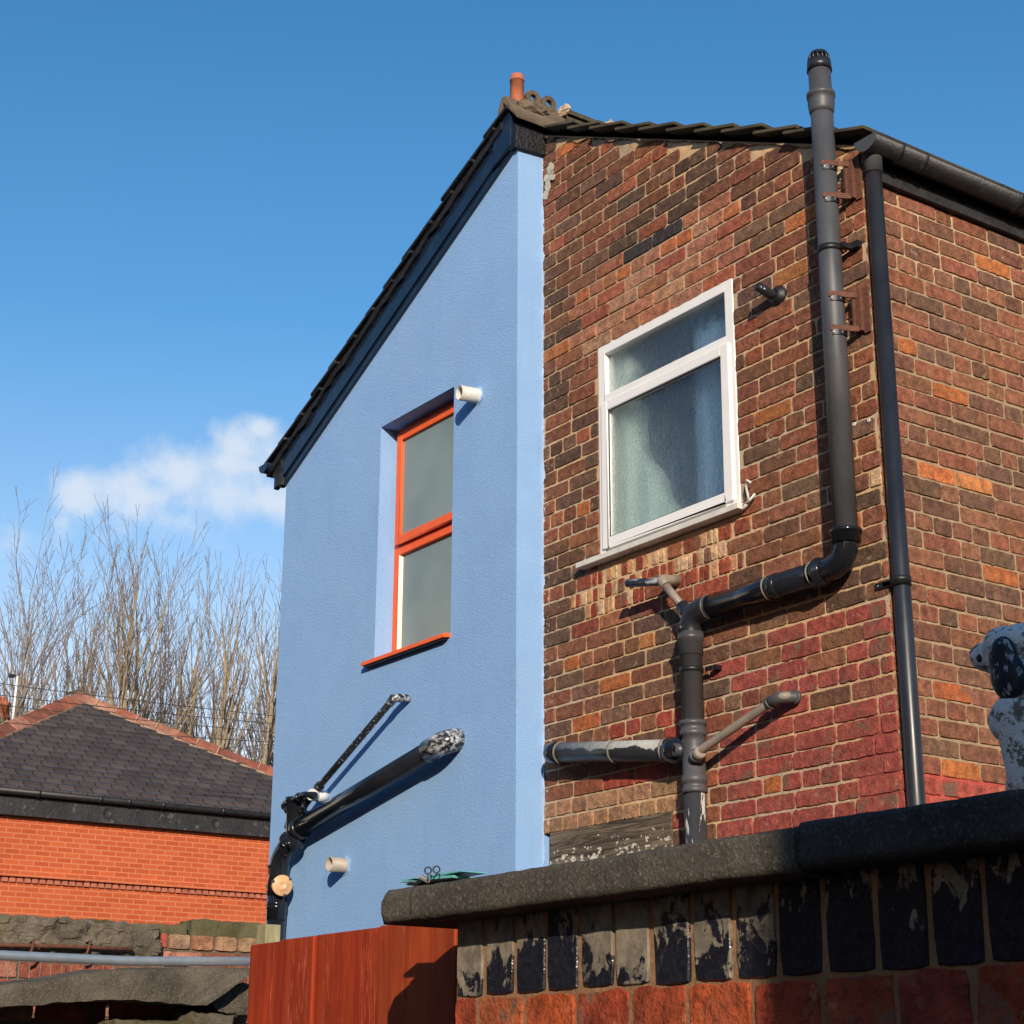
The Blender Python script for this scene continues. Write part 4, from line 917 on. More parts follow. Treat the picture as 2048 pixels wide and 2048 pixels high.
# ================================================================== far left bits: aerial pole, distant house
p0, p1 = at(35, 1352, 0, -27.0), at(22, 1470, 0, -27.0)
ap_ = thing('aerial_pole', (p1.x, p1.y, 0), 'thin white leaning pole rising behind the left of the slate roof', 'pole')
c = MB(); c.tube([p1+Vector((0, 0, 0)), p0], .022, 10); c.build('pole_shaft', M['aerial'], ap_)
c = MB(); q = at(25, 1352, 0, -27.0); c.beam(q, p0, .02, .02); c.box((q.x-.04, q.y-.07, q.z-.03), (q.x+.04, q.y+.03, q.z+.03)); c.build('aerial_head', M['clip'], ap_)
c = MB(); c.tube([(p1.x, p1.y, .0), p1], .03, 10); c.build('pole_base', M['aerial'], ap_)
dh = thing('distant_house', (-34, 4, 0), 'mossy roofed chimney end of a far house at the left edge', 'house')
q = at(3, 1430, 0, -34.0); dh.location = (q.x, q.y, 0)
c = MB(); c.lathe((q.x, q.y, q.z-.1), Z_, [(0, .18), (.3, .15), (.3, .19), (.38, .19), (.4, .12), (.5, .11)], 18); c.build('chimney_pot', M['terracotta'], dh)
c = MB(); c.box((q.x-.5, q.y-2.2, 0), (q.x+.5, q.y+.15, q.z-.55)); c.build('chimney_stack', M['plainbrick'], dh)
lump('mossy_roof', (q.x, q.y-.1, q.z-.42), (.5, .55, .28), simple('green_moss', (.09, .085, .02), .95, .4, 6, .6, 30, .02), dh, 2)
# ================================================================== overhead wires
WL = ('highest of the thin dark wires crossing behind the roof peak', 'second highest dark wire crossing the bare trees', 'third dark wire down, crossing the bare trees and roof tip', 'low dark wire crossing the slate roof and tree trunks', 'lowest dark wire, rising to the right past the tree trunks')
for i, (ya, yb) in enumerate(((1363, 1434), (1386, 1450), (1406, 1467), (1440, 1487), (1530, 1489))):
    xw = -19.2 if i < 4 else -30.0; a = at(0, ya, 0, xw); b = at(552, yb, 0, xw); d = b-a; a2 = a-d*2; b2 = b+d*1.2; pts = []
    for k in range(40):
        t = k/39; p = a2.lerp(b2, t); p.z -= .25*(4*t*(1-t))-.22; pts.append(p)
    c = MB(); c.tube(pts, .0055, 6); o = c.build('overhead_wire', M['cable']); tag(o, WL[i], 'wire', 'overhead wires crossing the trees')
# ================================================================== bare trees
def bare_tree(base, H, seed, spread, fork, m, lean=0., dens=1., r0=.16, label='', open_=0.):
    rnd = random.Random(seed); tr = MB(); tw = MB(); cnt = [0]
    def branch(p, d, L_, r, lev):
        n_ = max(3, int(L_/(.55 if lev < 2 else .32))); pts = [p]; rs = [r]; q = p.copy(); dd_ = d.copy(); kids = []
        for i in range(n_):
            up = .10 if lev else .05
            dd_ = (dd_+Vector((rnd.gauss(0, .03 if lev == 0 else .085), rnd.gauss(0, .03 if lev == 0 else .085), rnd.gauss(0, .05)+up*(1-open_)))).normalized()
            q = q+dd_*(L_/n_); pts.append(q.copy()); rr_ = max(.0048, r*(1-.86*(i+1)/n_)); rs.append(rr_)
            if lev < 4: kids.append((q.copy(), dd_.copy(), (i+1)/n_, rr_))
        (tr if lev < 2 else tw).tube(pts, rs, 6 if lev < 2 else 3, caps=False); cnt[0] += 1
        if lev >= 4: return
        for (kp, kd, t, kr) in kids:
            if lev == 0 and t < fork: continue
            for _ in range((2 if rnd.random() < .55 else 1) if lev == 0 else (1 if rnd.random() < (1. if lev == 1 else .86 if lev == 2 else .62)*dens else 0) + (1 if lev in (1, 2) and rnd.random() < .22 else 0)):
                a = rnd.uniform(0, 2*pi); sp_ = rnd.uniform(.5, 1.1)*spread*(1+.55*(lev > 0)*(1 if lev < 3 else 1.4)); o1 = kd.orthogonal().normalized(); o2 = kd.cross(o1)
                nd = (kd+(o1*cos(a)+o2*sin(a))*sp_).normalized()
                ll = L_*(.50 if lev == 0 else .42)*(1.15-t*.65)*rnd.uniform(.65, 1.15)
                if ll > .22: branch(kp, nd, ll, max(.0055, kr*.58), lev+1)
    branch(Vector(base), Vector((lean, lean*.3, 1)).normalized(), H, r0, 0)
    t = thing('bare_tree', base, label, 'tree', 'bare winter trees behind the buildings')
    tr.build('trunk', m, t); tw.build('crown', M['bark_p'], t)
    return t
TL = [(-25, 905, .50, 'dark spreading bare tree at the left edge, tallest of the left trees', 'bark_p', .9, .3, .5),
      (20, 1110, .46, 'twiggy bare tree directly behind the white pole', 'bark_p', 1, .3, .15),
      (62, 1130, .46, 'bare tree just right of the white pole', 'bark', 1, .3, .15),
      (112, 1095, .40, 'purplish bare tree over the left slope of the slate roof', 'bark_p', 1, .25, .1),
      (160, 1115, .42, 'low dense bare tree just left of the slate roof peak', 'bark_p', 1, .25, .15),
      (200, 1085, .38, 'bare tree whose trunk meets the peak of the slate roof', 'bark', 1, .3, .0),
      (238, 1035, .34, 'tall pale trunked bare tree just right of the slate roof peak', 'bark', 1, .38, .0),
      (285, 1075, .40, 'slender forked bare tree between the two tallest upright trees', 'bark', 1, .3, .0),
      (325, 1085, .36, 'thin bare tree pressed against the left of the fan shaped tree', 'bark_p', 1, .3, .0),
      (358, 1040, .42, 'broad fan shaped bare tree with many upright limbs, tallest in the middle', 'bark', 1, .28, .0),
      (405, 1110, .36, 'slim bare tree leaning right over the roof hip', 'bark', 1, .3, .0),
      (440, 1095, .38, 'upright bare tree third from the blue wall', 'bark_p', 1, .25, .0),
      (476, 1090, .38, 'upright bare tree second from the blue wall', 'bark', 1, .25, .0),
      (515, 1110, .40, 'bare tree touching the edge of the blue wall', 'bark', 1, .2, .0),
      (560, 1170, .4, 'bare tree partly hidden behind the blue wall', 'bark', 1, .2, .0)]
for i, (px, pt_, spd, lb, mk, dn, fk, op) in enumerate(TL):
    X0 = -33.0-(i % 3)*2.2; b_ = at(px, 1560, 0, X0); tp = at(px, pt_, 0, X0)
    bare_tree((b_.x, b_.y, 0), (tp.z)*.80, 100+i*3, spd*.95, fk, M[mk], lean=(.02 if px < 400 else .04), dens=1.15, r0=(.11 if mk == 'bark_p' else .21), label=lb, open_=op)
# ================================================================== yard walls, left
yw = thing('yard_wall', (-3.1, -3, 0), 'broken old brick yard wall with mossy tops, beyond the steel fence', 'wall')
r3 = random.Random(3)
def ycol(u, z, w, r):
    if z > 2.12: return vary(r.choice([(.40, .27, .18), (.42, .10, .07), (.34, .20, .13)]), .12, r)
    return vary(r.choice([(.34, .13, .10), (.40, .20, .16), (.28, .09, .06), (.42, .30, .22)]), .15, r)
mb = MB(); lay(mb, Vector((-3, -4.6, 0)), Y_, X_, 3.62, 1.25, 2.20, ycol, rnd=r3, headers=(2, 99), dep=.012); mb.build('bricks', M['brick'], yw)
mb = MB(); mortar_sheet(mb, Vector((-3, -4.6, 0)), Y_, X_, 3.62, 0, 2.195, lambda u, z: (.16, .12, .09), amp=.006); mb.face([(-3, -4.6, 2.195), (-3, -.98, 2.195), (-3.22, -.98, 2.195), (-3.22, -4.6, 2.195)], (.3, .24, .16)); mb.face([(-3, -.98, 0), (-3.22, -.98, 0), (-3.22, -.98, 2.195), (-3, -.98, 2.195)], (.3, .24, .16)); mb.build('mortar', M['mortar'], yw)
def rough_block(name, a, b, m, label, cat, parent=None, amp=.02, sub=(24, 8, 8), seed=0, group=None, fr=9, bend=None):
    """a rough hewn block between corners a and b"""
    bm = bmesh.new(); bmesh.ops.create_cube(bm, size=1)
    a = Vector(a); b = Vector(b); ctr = (a+b)/2; s = b-a
    bmesh.ops.subdivide_edges(bm, edges=bm.edges, cuts=sub[0], use_grid_fill=True)
    for v in bm.verts:
        p = Vector((v.co.x*s.x, v.co.y*s.y, v.co.z*s.z))
        e_ = sum(1 for i in range(3) if abs(v.co[i]) > .47)
        if e_ >= 2: p *= .985
        tb = lambda q: noise.turbulence(q*fr*.6, 5, True)-.8
        nrm = Vector((tb(p+Vector((seed, 0, 0)))*1.1, fbm(p+Vector((0, seed, 7)), fr, 5), tb(p+Vector((3, 0, seed)))*.8+fbm(p, fr*1.5, 4)*.6))
        v.co = ctr+p+nrm*amp
        if bend: v.co = bend(v.co)
    me = bpy.data.meshes.new(name); bm.to_mesh(me); bm.free(); me.materials.append(m)
    o = bpy.data.objects.new(name, me); SC.collection.objects.link(o)
    if parent: o.parent = parent; o.matrix_parent_inverse = wm(parent).inverted(); lab(o, label)
    else: tag(o, label, cat, group)
    return o
y0 = at(0, 1830, 0, -2.95).y; y1 = at(320, 1860, 0, -2.95).y; zt_ = at(0, 1832, 0, -2.95).z; zb_ = at(320, 1912, 0, -2.95).z
def tiltb(co): return co+Vector((0, 0, -.012*(co.y-y0)))
rough_block('coping_stone', (-3.24, y0-.5, zb_+.012), (-2.92, y1, zt_+.01), M['rubble'], 'long craggy grey coping stone on the yard wall above the steel fence', 'stone', amp=.030, sub=(56, 8, 8), seed=4, fr=20, bend=tiltb)
ya_, yb_ = at(300, 1846, 0, -3.05).y, at(378, 1846, 0, -3.05).y; z1_ = at(340, 1845, 0, -3.05).z
rough_block('stone_block', (-3.2, ya_-.35, z1_-.09), (-3.03, yb_, z1_-.003), M['mossy'], 'flat pale mossy stone behind the craggy coping stone', 'stone', amp=.02, sub=(18, 8, 8), seed=8)
ya_, yb_ = at(380, 1860, 0, -3.05).y, at(524, 1860, 0, -3.05).y; z1_ = at(450, 1841, 0, -3.05).z
rough_block('stone_block', (-3.2, ya_+.01, z1_-.105), (-3.03, yb_, z1_), M['mossy'], 'green mossy rounded block at the end of the yard wall', 'stone', amp=.014, sub=(18, 8, 8), seed=12)
py = at(538, 1870, 0, -2.9); pp = MB(); pp.box((-2.95, at(523, 1870, 0, -2.9).y, 0), (-2.86, at(553, 1870, 0, -2.9).y, at(538, 1850, 0, -2.9).z)); o = pp.build('timber_post', wood_mat('pale_green_timber', (.22, .20, .11), (.30, .28, .16), .3), bevel=.004); tag(o, 'short pale timber post top between the mossy block and black drain', 'post')
rb = MB(); q0 = at(0, 1890, 0, -2.90); q1 = at(265, 1899, 0, -2.90); rb.tube([q0-Y_*.5, q0, q0.lerp(q1, .5)+Z_*.004, q1], .009, 10); rbo = rb.build('iron_rod', M['rust']); tag(rbo, 'rusty iron rod along the foot of the craggy coping stone', 'rod')
for px in (65, 178):
    h = at(px, 1893, 0, -2.90); c = MB(); c.tube([h+Vector((-.03, 0, .015)), h+Vector((.01, .0, .022)), h+Vector((.016, -.004, 0)), h+Vector((.008, -.012, -.035)), h+Vector((0, -.03, -.05))], .006, 8); c.build('hook', M['rust'], rbo)
# steel mesh fence
fp = thing('steel_fence', (-2.6, -3, 0), 'galvanised steel mesh fence panel with a tubular top rail in the yard', 'fence')
P_ = [at(px, py, 0, -2.6) for px, py in ((-260, 1902), (0, 1910.5), (120, 1916), (260, 1922), (380, 1923), (600, 1921.5))]
c = MB(); c.tube(P_, .0195, 20); c.build('top_rail', M['zinc'], fp)
ya, yb = P_[0].y, P_[-1].y
def railz(y):
    for a, b in zip(P_, P_[1:]):
        if a.y <= y <= b.y: return a.z+(b.z-a.z)*(y-a.y)/(b.y-a.y)
    return P_[-1].z
y = at(15, 1950, 0, -2.6).y-.0-30*.0445; k = 0
while y < yb:
    if y > ya: c = MB(); c.tube([(-2.6, y, railz(y)-.01), (-2.6, y, .2)], .0019, 6); c.build('mesh_wire', M['wire'], fp)
    y += .0445
for z in (1.60, 1.0): c = MB(); c.tube([(-2.604, ya, z), (-2.604, yb, z)], .0019, 6); c.build('mesh_wire', M['wire'], fp)
for yy in (ya, yb-.02): c = MB(); c.tube([(-2.6, yy, 0), (-2.6, yy, railz(yy))], .0195, 12); c.build('upright', M['zinc'], fp)
# low wall with bowed slab, nearer
SXP = -.35
lw = thing('low_brick_wall', (SXP-.12, -3, 0), 'dark low brick wall under the cracked bowed slab at the lower left', 'wall')
sy0, sy1 = at(-60, 1990, 0, SXP).y, at(520, 2000, 0, SXP).y
r4 = random.Random(9)
mb = MB(); lay(mb, Vector((SXP-.20, sy0-.4, 0)), Y_, X_, sy1-sy0+.6, 1.0, 1.765, lambda u, z, w, r: vary(r.choice([(.30, .09, .06), (.24, .08, .055), (.34, .20, .14)]), .15, r), rnd=r4, headers=(2, 99)); mb.build('bricks', M['brick'], lw)
mb = MB(); mortar_sheet(mb, Vector((SXP-.20, sy0-.4, 0)), Y_, X_, sy1-sy0+.6, 0, 1.76, lambda u, z: (.20, .16, .12)); mb.face([(SXP-.20, sy0-.4, 1.76), (SXP-.20, sy1+.2, 1.76), (SXP-.36, sy1+.2, 1.76), (SXP-.36, sy0-.4, 1.76)], (.2, .16, .12)); mb.build('mortar', M['mortar'], lw)
zref = at(0, 1990, 0, SXP).z
def slab_piece(name, ya, yb, topf, botf, x0, x1, label, seed):
    m_ = MB(); n_ = 60; rows = 10; vs = []
    def prof(i):
        y = ya+(yb-ya)*i/n_; zt2, zb2 = topf(y), botf(y); out = []
        for (x, z) in ((x1, zb2), (x1+.0, zb2*.66+zt2*.34), (x1+.0, zb2*.33+zt2*.67), (x1-.004, zt2-.004), (x1-.014, zt2), ((x0+x1)/2, zt2+.006), (x0, zt2), (x0, zb2)):
            j = Vector((fbm((x*3+seed, y, z), 14, 4), 0, fbm((x, y+seed, z*3), 14, 4)))*.006; out.append(Vector((x, y+(max(0, (i-n_*.72)/(n_*.28))*((z-zb2)*1.5-.02) if seed == 1 else 0), z))+j)
        return out
    R0 = [prof(i) for i in range(n_+1)]; k_ = len(R0[0])
    for r_ in R0: vs += r_
    m_.raw(vs, [(i*k_+j, (i+1)*k_+j, (i+1)*k_+(j+1) % k_, i*k_+(j+1) % k_) for i in range(n_) for j in range(k_)], sm=False)
    m_.face(R0[0]); m_.face(R0[-1][::-1]); o = m_.build(name, M['slab']); tag(o, label, 'slab'); return o
def interp(pts):
    Q = [(at(px, py, 0, SXP).y, at(px, py, 0, SXP).z) for px, py in pts]
    def f(y):
        if y <= Q[0][0]: return Q[0][1]
        for (a, za), (b, zb2) in zip(Q, Q[1:]):
            if y <= b: t = (y-a)/(b-a); t = t*t*(3-2*t)*.5+t*.5; return za+(zb2-za)*t
        return Q[-1][1]
    return f
tf = interp([(-80, 1985), (0, 1972), (110, 1955), (220, 1940), (330, 1932), (440, 1932), (520, 1945)]); bf = interp([(-80, 2022), (0, 2015), (110, 2006), (210, 1999), (330, 2004), (440, 2013), (520, 2026)])
yc = at(428, 1960, 0, SXP).y
slab_piece('concrete_slab', sy0-.3, yc, tf, bf, SXP-.36, SXP, 'long bowed concrete slab lying on the low wall, lower left', 1)
def tf2(y): return tf(y)-.006
lab_ = 'broken end piece of the bowed slab beside the red gate'
br = rough_block('concrete_slab', (SXP-.40, yc+.035, bf(yc)-.005), (SXP-.055, sy1+.05, tf(yc)-.03), M['slab'], lab_, 'slab', amp=.022, sub=(30, 8, 8), seed=21, fr=16, bend=lambda co: co+Vector((0, 0, -.055*max(0, co.y-yc))))
def stonez(px, py): return at(px, py, 0, SXP+.02)
q = stonez(440, 2040); rough_block('rubble_stone', (SXP-.2, stonez(395, 2040).y, q.z-.12), (SXP+.01, stonez(472, 2040).y, stonez(430, 2022).z), M['rubble'], 'pale lump of rubble under the broken slab end by the gate', 'stone', amp=.02, sub=(16, 8, 8), seed=31)
q = stonez(300, 2040); rough_block('rubble_stone', (SXP-.2, stonez(240, 2040).y, q.z-.12), (SXP+.0, stonez(385, 2040).y, stonez(330, 2036).z), M['mossy'], 'flat sandy stone at the bottom edge below the bowed slab', 'stone', amp=.016, sub=(16, 8, 8), seed=33)
# ================================================================== GATE
GY = -3.3; GT = 1.853
gt_ = thing('timber_gate', (1.7, GY, 0), 'red stained board gate with a diagonal shadow, below the coping end', 'gate')
xs = [1.291, 1.425, 1.555, 1.789, 2.03, 2.24]
rg = random.Random(2)
for i in range(len(xs)-1):
    x0, x1 = xs[i], xs[i+1]; dz = (-.005, -.003, .0, .0015, .0, -.001, 0)[i]; dy = (0, -.004, .001, -.003, .0015, -.002, 0)[i]
    b = MB(); n_ = 6; zt0 = GT+dz+rg.uniform(-.001, .001)
    b.box((x0, GY+dy, .1), (x1-.0012, GY+.022+dy, zt0)); o = b.build('board', M['gate_b'] if i in (3,) else M['gate'], gt_, bevel=.0025)
    o.location = (0, 0, 0)
for z in (1.65, .5): b = MB(); b.box((1.30, GY+.024, z-.05), (2.23, GY+.06, z+.05)); b.build('rail', M['gate'], gt_)
# ================================================================== FRONT WALL
WY = -3.47; WL0, WL1 = 2.292, 5.6; CB = 1.822
fw = thing('garden_wall', (3.5, WY+.05, 0), 'red brick garden wall with a black glazed top course and dark coping, nearest the camera', 'wall')
r5 = random.Random(15)
def fcol(u, z, w, r): return vary(r.choice([(.42, .090, .032), (.34, .068, .032), (.46, .13, .05), (.28, .058, .038)]), .12, r)
mb = MB(); lay(mb, Vector((WL0, WY, 0)), X_, -Y_, WL1-WL0, 1.1165, 1.72, fcol, rnd=r5, headers=(77, 99), jt=.0085, dep=.003)
mb.build('red_bricks', M['brick'], fw)
mb = MB(); mortar_sheet(mb, Vector((WL0, WY, 0)), X_, -Y_, WL1-WL0, 0, CB, lambda u, z: (.30, .175, .10) if z < 1.72 else (.33, .19, .10), st=.02, amp=.0015)
mb.face([(WL0, WY, 0), (WL0, WY, CB), (WL0, WY+.105, CB), (WL0, WY+.105, 0)], (.3, .12, .07)); mb.face([(WL0, WY+.105, 0), (WL0, WY+.105, CB), (WL1, WY+.105, CB), (WL1, WY+.105, 0)], (.3, .12, .07)); mb.build('mortar', M['mortar'], fw)
gb = NB('black_glazed_brick_with_flaked_face'); a = gb.attr('bc')
f1 = gb.noise(26, 7, .62, gb.vec((1.2, 1, .75)), .6); f2 = gb.noise(140, 3, .5)
sx = gb.n('ShaderNodeSeparateXYZ'); gb.l(gb.co, sx.inputs[0]); hz = gb.rmp(sx.outputs[2], 1.715, 1.80, -.11, .09); sa_ = gb.n('ShaderNodeSeparateColor'); gb.l(a, sa_.inputs[0])
f3 = gb.noise(95, 5, .75)
msk = gb.rmp(gb.math('ADD', gb.math('ADD', gb.math('ADD', f1, hz), gb.math('MULTIPLY', sa_.outputs[0], .36)), gb.math('MULTIPLY', f3, .22)), .82, .85)
flk = gb.mix(gb.rmp(gb.noise(60, 5, .6), .35, .7), (.15, .125, .095), (.30, .25, .185))
flk = gb.mix(gb.rmp(gb.noise(16, 5, .7), .48, .66, 0, .75), flk, (.07, .06, .05))
col = gb.mix(msk, gb.mix(gb.rmp(f2, .4, .8), (.010, .011, .017), (.022, .024, .034)), flk); rgh = gb.rmp(msk, 0, 1, .25, .9)
gb.fin(col, rgh, gb.bump(msk, -.5, .002, gb.bump(gb.noise(90, 4), .4, .003)), .5)
mb = MB(); u = .004; i = 0; r6 = random.Random(8)
while u < WL1-WL0:
    w = .0655+r6.uniform(-.003, .004); fk_ = (r6.uniform(.20, .95) if u < .62 else r6.uniform(.0, .80))
    one_brick(mb, Vector((WL0, WY, 0)), X_, -Y_, u, u+w, 1.7125, 1.826, (fk_, fk_, fk_), .004, r6, rough=.0007); u += w+.0095+r6.uniform(-.0015, .003); i += 1
lab(mb.build('glazed_course', gb.m, fw), 'course of upright black glazed bricks with flaked faces')
def coping_slab(x0, x1, z0, z1, m, label, seed, rnd_end=.012):
    m_ = MB(); n_ = int((x1-x0)/.012); ya, yb = WY-.068, WY+.158; k = 0; R0 = []
    def prof(x, e):
        out = []; c = .005+e
        for (y, z) in ((ya+.006, z0), (ya, z0+.006+e), (ya, (z0*2+z1)/3), (ya, (z0+2*z1)/3), (ya, z1-.006-e), (ya+.006+e*.5, z1), ((ya+yb)/2, z1+.003), (yb, z1), (yb, z0)):
            v = Vector((x, y, z)); s_ = .0007; out.append(v+Vector((0, fbm((x*9, y*9, z*9+seed), 4, 4), fbm((x*9+seed, y*9, z*9), 4, 4)))*s_*1.6+Vector((0, 0, .0025*fbm((x, 0, seed), 3, 2))))
        return out
    for i in range(n_+1):
        x = x0+(x1-x0)*i/n_; e = max(0, rnd_end-(x-x0)); e = rnd_end-sqrt(max(0, rnd_end**2-e**2)); e2 = max(0, .004-(x1-x)); R0.append(prof(x, e+e2))
    k_ = len(R0[0]); vs = [p for r_ in R0 for p in r_]
    m_.raw(vs, [(i*k_+j, (i+1)*k_+j, (i+1)*k_+(j+1) % k_, i*k_+(j+1) % k_) for i in range(n_) for j in range(k_)], sm=True); m_.face(R0[0]); m_.face(R0[-1][::-1])
    o = m_.build('coping_stone', m, fw); lab(o, label); return o
CT = 1.867; JX = at(1587, 1650, 1, WY-.068).x
coping_slab(2.186, JX-.001, CB-.004, CT, M['coping'], 'left coping stone with a rounded sunlit end', 1)
coping_slab(JX+.001, JX+.95, CB-.003, CT+.003, M['coping_shaded'], 'right coping stone, shade put into its colour, set slightly higher', 4, .006)
coping_slab(JX+.952, WL1+.05, CB-.002, CT+.004, M['coping_shaded'], 'coping stone beyond the dog statue', 9, .005)
cm = NB('green_black_streak'); 
c = MB(); sx_ = at(823, 1800, 1, WY-.068).x; c.tube([(sx_+.012, WY-.03, CT+.002), (sx_+.003, WY-.066, CT-.001), (sx_, WY-.0685, CT-.012), (sx_+.001, WY-.0685, CB+.006)], .0018, 6); o = c.build('moss_streak', simple('black_moss', (.03, .03, .022), .95, .4, 60), fw)
# teal plate with springs and eyelets lying on the coping
tb = at(868, 1765, 1, WY-.03); tp_ = thing('teal_glass_plate', (tb.x, WY-.03, CT), 'broken teal plastic plates with a spring and screw eyes on the coping', 'scrap')
def q3(x, y, yy=WY-.03): return at(x, y, 1, yy)
c = MB()
for (pts, th) in ((((797, 1760), (830, 1756), (860, 1753), (905, 1750), (905, 1755), (860, 1759), (835, 1761)), .03), (((858, 1750), (900, 1744), (922, 1741), (923, 1743), (900, 1747), (862, 1755)), .045), (((800, 1763), (830, 1757), (845, 1759), (830, 1762), (799, 1765)), .012)):
    c.prism([q3(x, y) for x, y in pts], (0, th, 0))
c.build('teal_plate', M['teal'], tp_)
c = MB(); c.prism([q3(x, y, WY-.035) for x, y in ((812, 1769), (818, 1764), (829, 1766), (842, 1758), (858, 1761), (906, 1755), (906, 1757), (862, 1763), (845, 1764), (832, 1770), (815, 1771))], (0, .035, 0)); c.build('dark_backing', M['clip'], tp_)
def eye(x, y, r_=.0048):
    ctr = q3(x, y, WY-.045); pts = []; rt = Vector((_r.x, _r.y, 0))
    for k in range(17): a = 2*pi*k/16; pts.append(ctr+rt*r_*cos(a)+Z_*r_*sin(a))
    c = MB(); c.tube(pts, .0012, 8); c.tube([ctr-Z_*r_, ctr-Z_*(.022 if x < 860 else .010)], .0010, 8); c.build('screw_eye', M['rust'] if False else M['clip'], tp_)
eye(856, 1741); eye(873, 1739)
sp0, sp1 = q3(842, 1754, WY-.045), q3(856, 1761, WY-.045); pts = []; ax = (sp1-sp0); an = ax.normalized(); o1 = an.orthogonal().normalized(); o2 = an.cross(o1)
for k in range(97): t = k/96; a = 2*pi*8*t; pts.append(sp0+ax*t+(o1*cos(a)+o2*sin(a))*.0035)
c = MB(); c.tube(pts, .0007, 6); c.build('spring', M['wire'], tp_)
# ================================================================== DOG STATUE
dg = thing('dog_statue', (3.36, WY+.03, CT), 'weathered grey and black painted dog statue on the garden wall, cut by the right edge', 'statue')
def remesh_obj(name, blobs, m, vox, parent, smooth=6, limbs=()):
    bm = bmesh.new()
    for (c0, s, rot) in blobs:
        mt = Matrix.Translation(c0) @ Matrix.Rotation(rot, 4, 'Y') @ Matrix.Diagonal((s[0], s[1], s[2], 1)); bmesh.ops.create_icosphere(bm, subdivisions=3, radius=1, matrix=mt)
    for (p0, r0, p1, r1_) in limbs:
        for k in range(9): t = k/8; p = Vector(p0).lerp(Vector(p1), t); bmesh.ops.create_icosphere(bm, subdivisions=2, radius=r0+(r1_-r0)*t, matrix=Matrix.Translation(p))
    me = bpy.data.meshes.new(name); bm.to_mesh(me); bm.free(); me.materials.append(m)
    o = bpy.data.objects.new(name, me); SC.collection.objects.link(o); o.parent = parent; o.matrix_parent_inverse = wm(parent).inverted()
    md = o.modifiers.new('remesh', 'REMESH'); md.mode = 'VOXEL'; md.voxel_size = vox; md.use_smooth_shade = True
    if smooth: sm_ = o.modifiers.new('smooth', 'SMOOTH'); sm_.iterations = smooth; sm_.factor = .5
    return o
sb_ = NB('flaking_grey_paint_on_stone'); f = sb_.noise(60, 8, .72); f2 = sb_.noise(30, 4, .6)
col = sb_.mix(sb_.rmp(f2, .3, .7), (.66, .66, .65), (.84, .83, .80)); col = sb_.mix(sb_.rmp(f, .53, .57), col, (.17, .155, .12)); col = sb_.mix(sb_.rmp(sb_.noise(260, 4, .7), .60, .64, 0, .6), col, (.2, .19, .18)); sb_.fin(col, .85, sb_.bump(f, -.8, .003, sb_.bump(sb_.noise(150, 5, .7), .8, .003)), .3)
eb_ = NB('black_paint_worn_to_grey'); f = eb_.noise(130, 5, .6, eb_.vec((1, 1, .5))); eb_.fin(eb_.mix(eb_.rmp(f, .57, .60), (.012, .013, .02), (.30, .31, .34)), .6, eb_.bump(f, -.4, .001), .4)
DYc = WY+.03
def dq(px, py, dy=0): return at(px, py, 1, DYc+dy)
hC = dq(2030, 1300); sn = dq(1972, 1312); ch = dq(2022, 1435); ft_ = dq(2035, 1560)
HS = .001*(1/1.72)                                    # metres per photo pixel at this distance, upright
blobs = [(dq(2014, 1292), (.022, .030, .0215), 0), (dq(2048, 1290), (.030, .033, .023), 0), (dq(2036, 1320), (.030, .030, .026), 0), (dq(1972, 1314), (.0165, .019, .0165), .1), (dq(1990, 1316), (.018, .021, .018), 0), (dq(2070, 1375), (.038, .034, .032), 0), (dq(2052, 1440), (.040, .038, .030), 0), (dq(2190, 1440), (.09, .040, .036), 0), (dq(2330, 1460), (.055, .042, .045), 0)]
limbs = [(dq(2036, 1430, -.020), .026, dq(2050, 1565, -.020), .0175), (dq(2050, 1440, .022), .026, dq(2062, 1565, .022), .017), (dq(2030, 1574, -.022), .011, dq(2056, 1572, -.020), .014), (dq(2370, 1470, -.022), .028, dq(2375, 1565, -.022), .014), (dq(2370, 1470, .025), .028, dq(2378, 1565, .025), .014), (dq(2420, 1430), .012, dq(2480, 1500), .006)]
body = lab(remesh_obj('body', blobs, sb_.m, .0032, dg, 5, limbs), 'grey painted body with bare stone patches')
ear = lab(remesh_obj('ear', [(dq(2006, 1318, -.036), (.018, .010, .025), .1), (dq(2016, 1352, -.036), (.022, .010, .027), -.12)], eb_.m, .003, dg, 5), 'long drooping black ear')
ear2 = remesh_obj('ear', [(dq(2040, 1330, .042), (.017, .010, .030), .1), (dq(2046, 1362, .042), (.022, .010, .030), -.12)], eb_.m, .003, dg, 5)
e_ = MB(); pq = dq(1960, 1316, -.0185); e_.lathe(pq, -Y_, [(0, .005), (.0015, .004), (.002, 0)], 12, caps=False); e_.build('eye', eb_.m, dg)
nn_ = lump('nose', dq(1949, 1306, -.004), (.0045, .007, .0045), eb_.m, dg, 1, 2, .1)
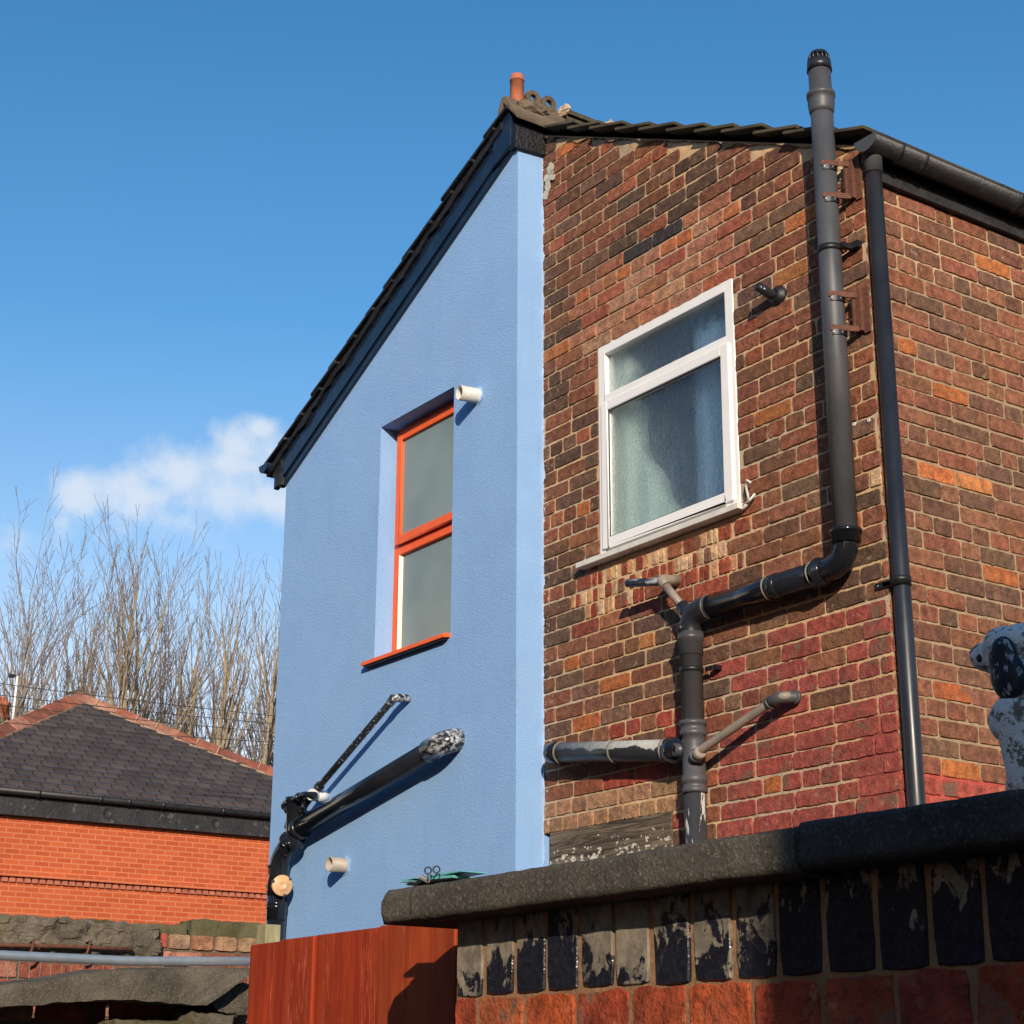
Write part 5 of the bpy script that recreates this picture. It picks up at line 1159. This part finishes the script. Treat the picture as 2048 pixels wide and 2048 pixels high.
mo = MB(); mo.tube([dq(1950, 1328, -.010), dq(1965, 1333, -.0165), dq(1985, 1331, -.020)], .0012, 6); mo.build('mouth', eb_.m, dg)
# ================================================================== off to the right: unseen block added to shade the near wall
oh = thing('shade_block', (6.8, -4.3, 0), 'plain red brick block added to shade the garden wall from the right, outside the picture', 'shade_block')
SHX = 5.6
tt = (SHX-2.93)/sdir.x; yy = WY+sdir.y*tt
mb = MB(); mb.box((SHX, yy, 0), (SHX+2.4, yy+1.55, 3.15)); mb.build('wall', M['plainbrick'], oh)
mb = MB(); mb.prism([(SHX-.02, yy-.0, 3.155), (SHX+2.5, yy-.0, 3.155), (SHX+2.5, yy-.0, 3.22), (SHX-.02, yy-.0, 3.19)], (0, 1.6, 0)); mb.build('flat_roof', M['tile'], oh)

# unseen houses added behind the camera to close off the low sky
for k, (x0, x1) in enumerate(((-15, -6), (-5.8, 3.6))):
    rt0 = thing('rear_sky_blocker', (x0+3.5, -11, 0), ('far' if k == 0 else 'near')+' plain brick terrace house added unseen behind the camera to cut low sky light', 'house')
    mb = MB(); mb.box((x0, -14, 0), (x1, -8.2, 6.6)); mb.build('wall', M['plainbrick'], rt0)
    mb = MB(); mb.prism([(x0-.1, -14.2, 6.61), (x0-.1, -8.0, 6.61), (x0-.1, -11.1, 8.6)], (x1-x0+.2, 0, 0)); mb.build('roof', M['tile'], rt0)

rt0 = thing('opposite_sky_blocker', (24, -4, 0), 'long brick terrace added unseen on the sunny side to block low sky', 'house')  # unseen row of houses added to block low sky light
mb = MB(); mb.box((20, -30, 0), (28, 25, 7.2)); mb.build('wall', M['plainbrick'], rt0)
mb = MB(); mb.prism([(19.8, -30, 7.21), (28.2, -30, 7.21), (24, -30, 9.6)], (0, 55, 0)); mb.build('roof', M['tile'], rt0)

for i, (x, z) in enumerate(((1.36, 1.66), (1.49, 1.655), (1.62, 1.66), (1.72, 1.652), (1.86, 1.66), (1.98, 1.655), (2.10, 1.66))):
    c = MB(); c.lathe((x, GY-.0035, z), -Y_, [(0, .0032), (.0012, .0022), (.0014, 0)], 10, caps=False); c.build('nail_head', M['rust'], gt_)
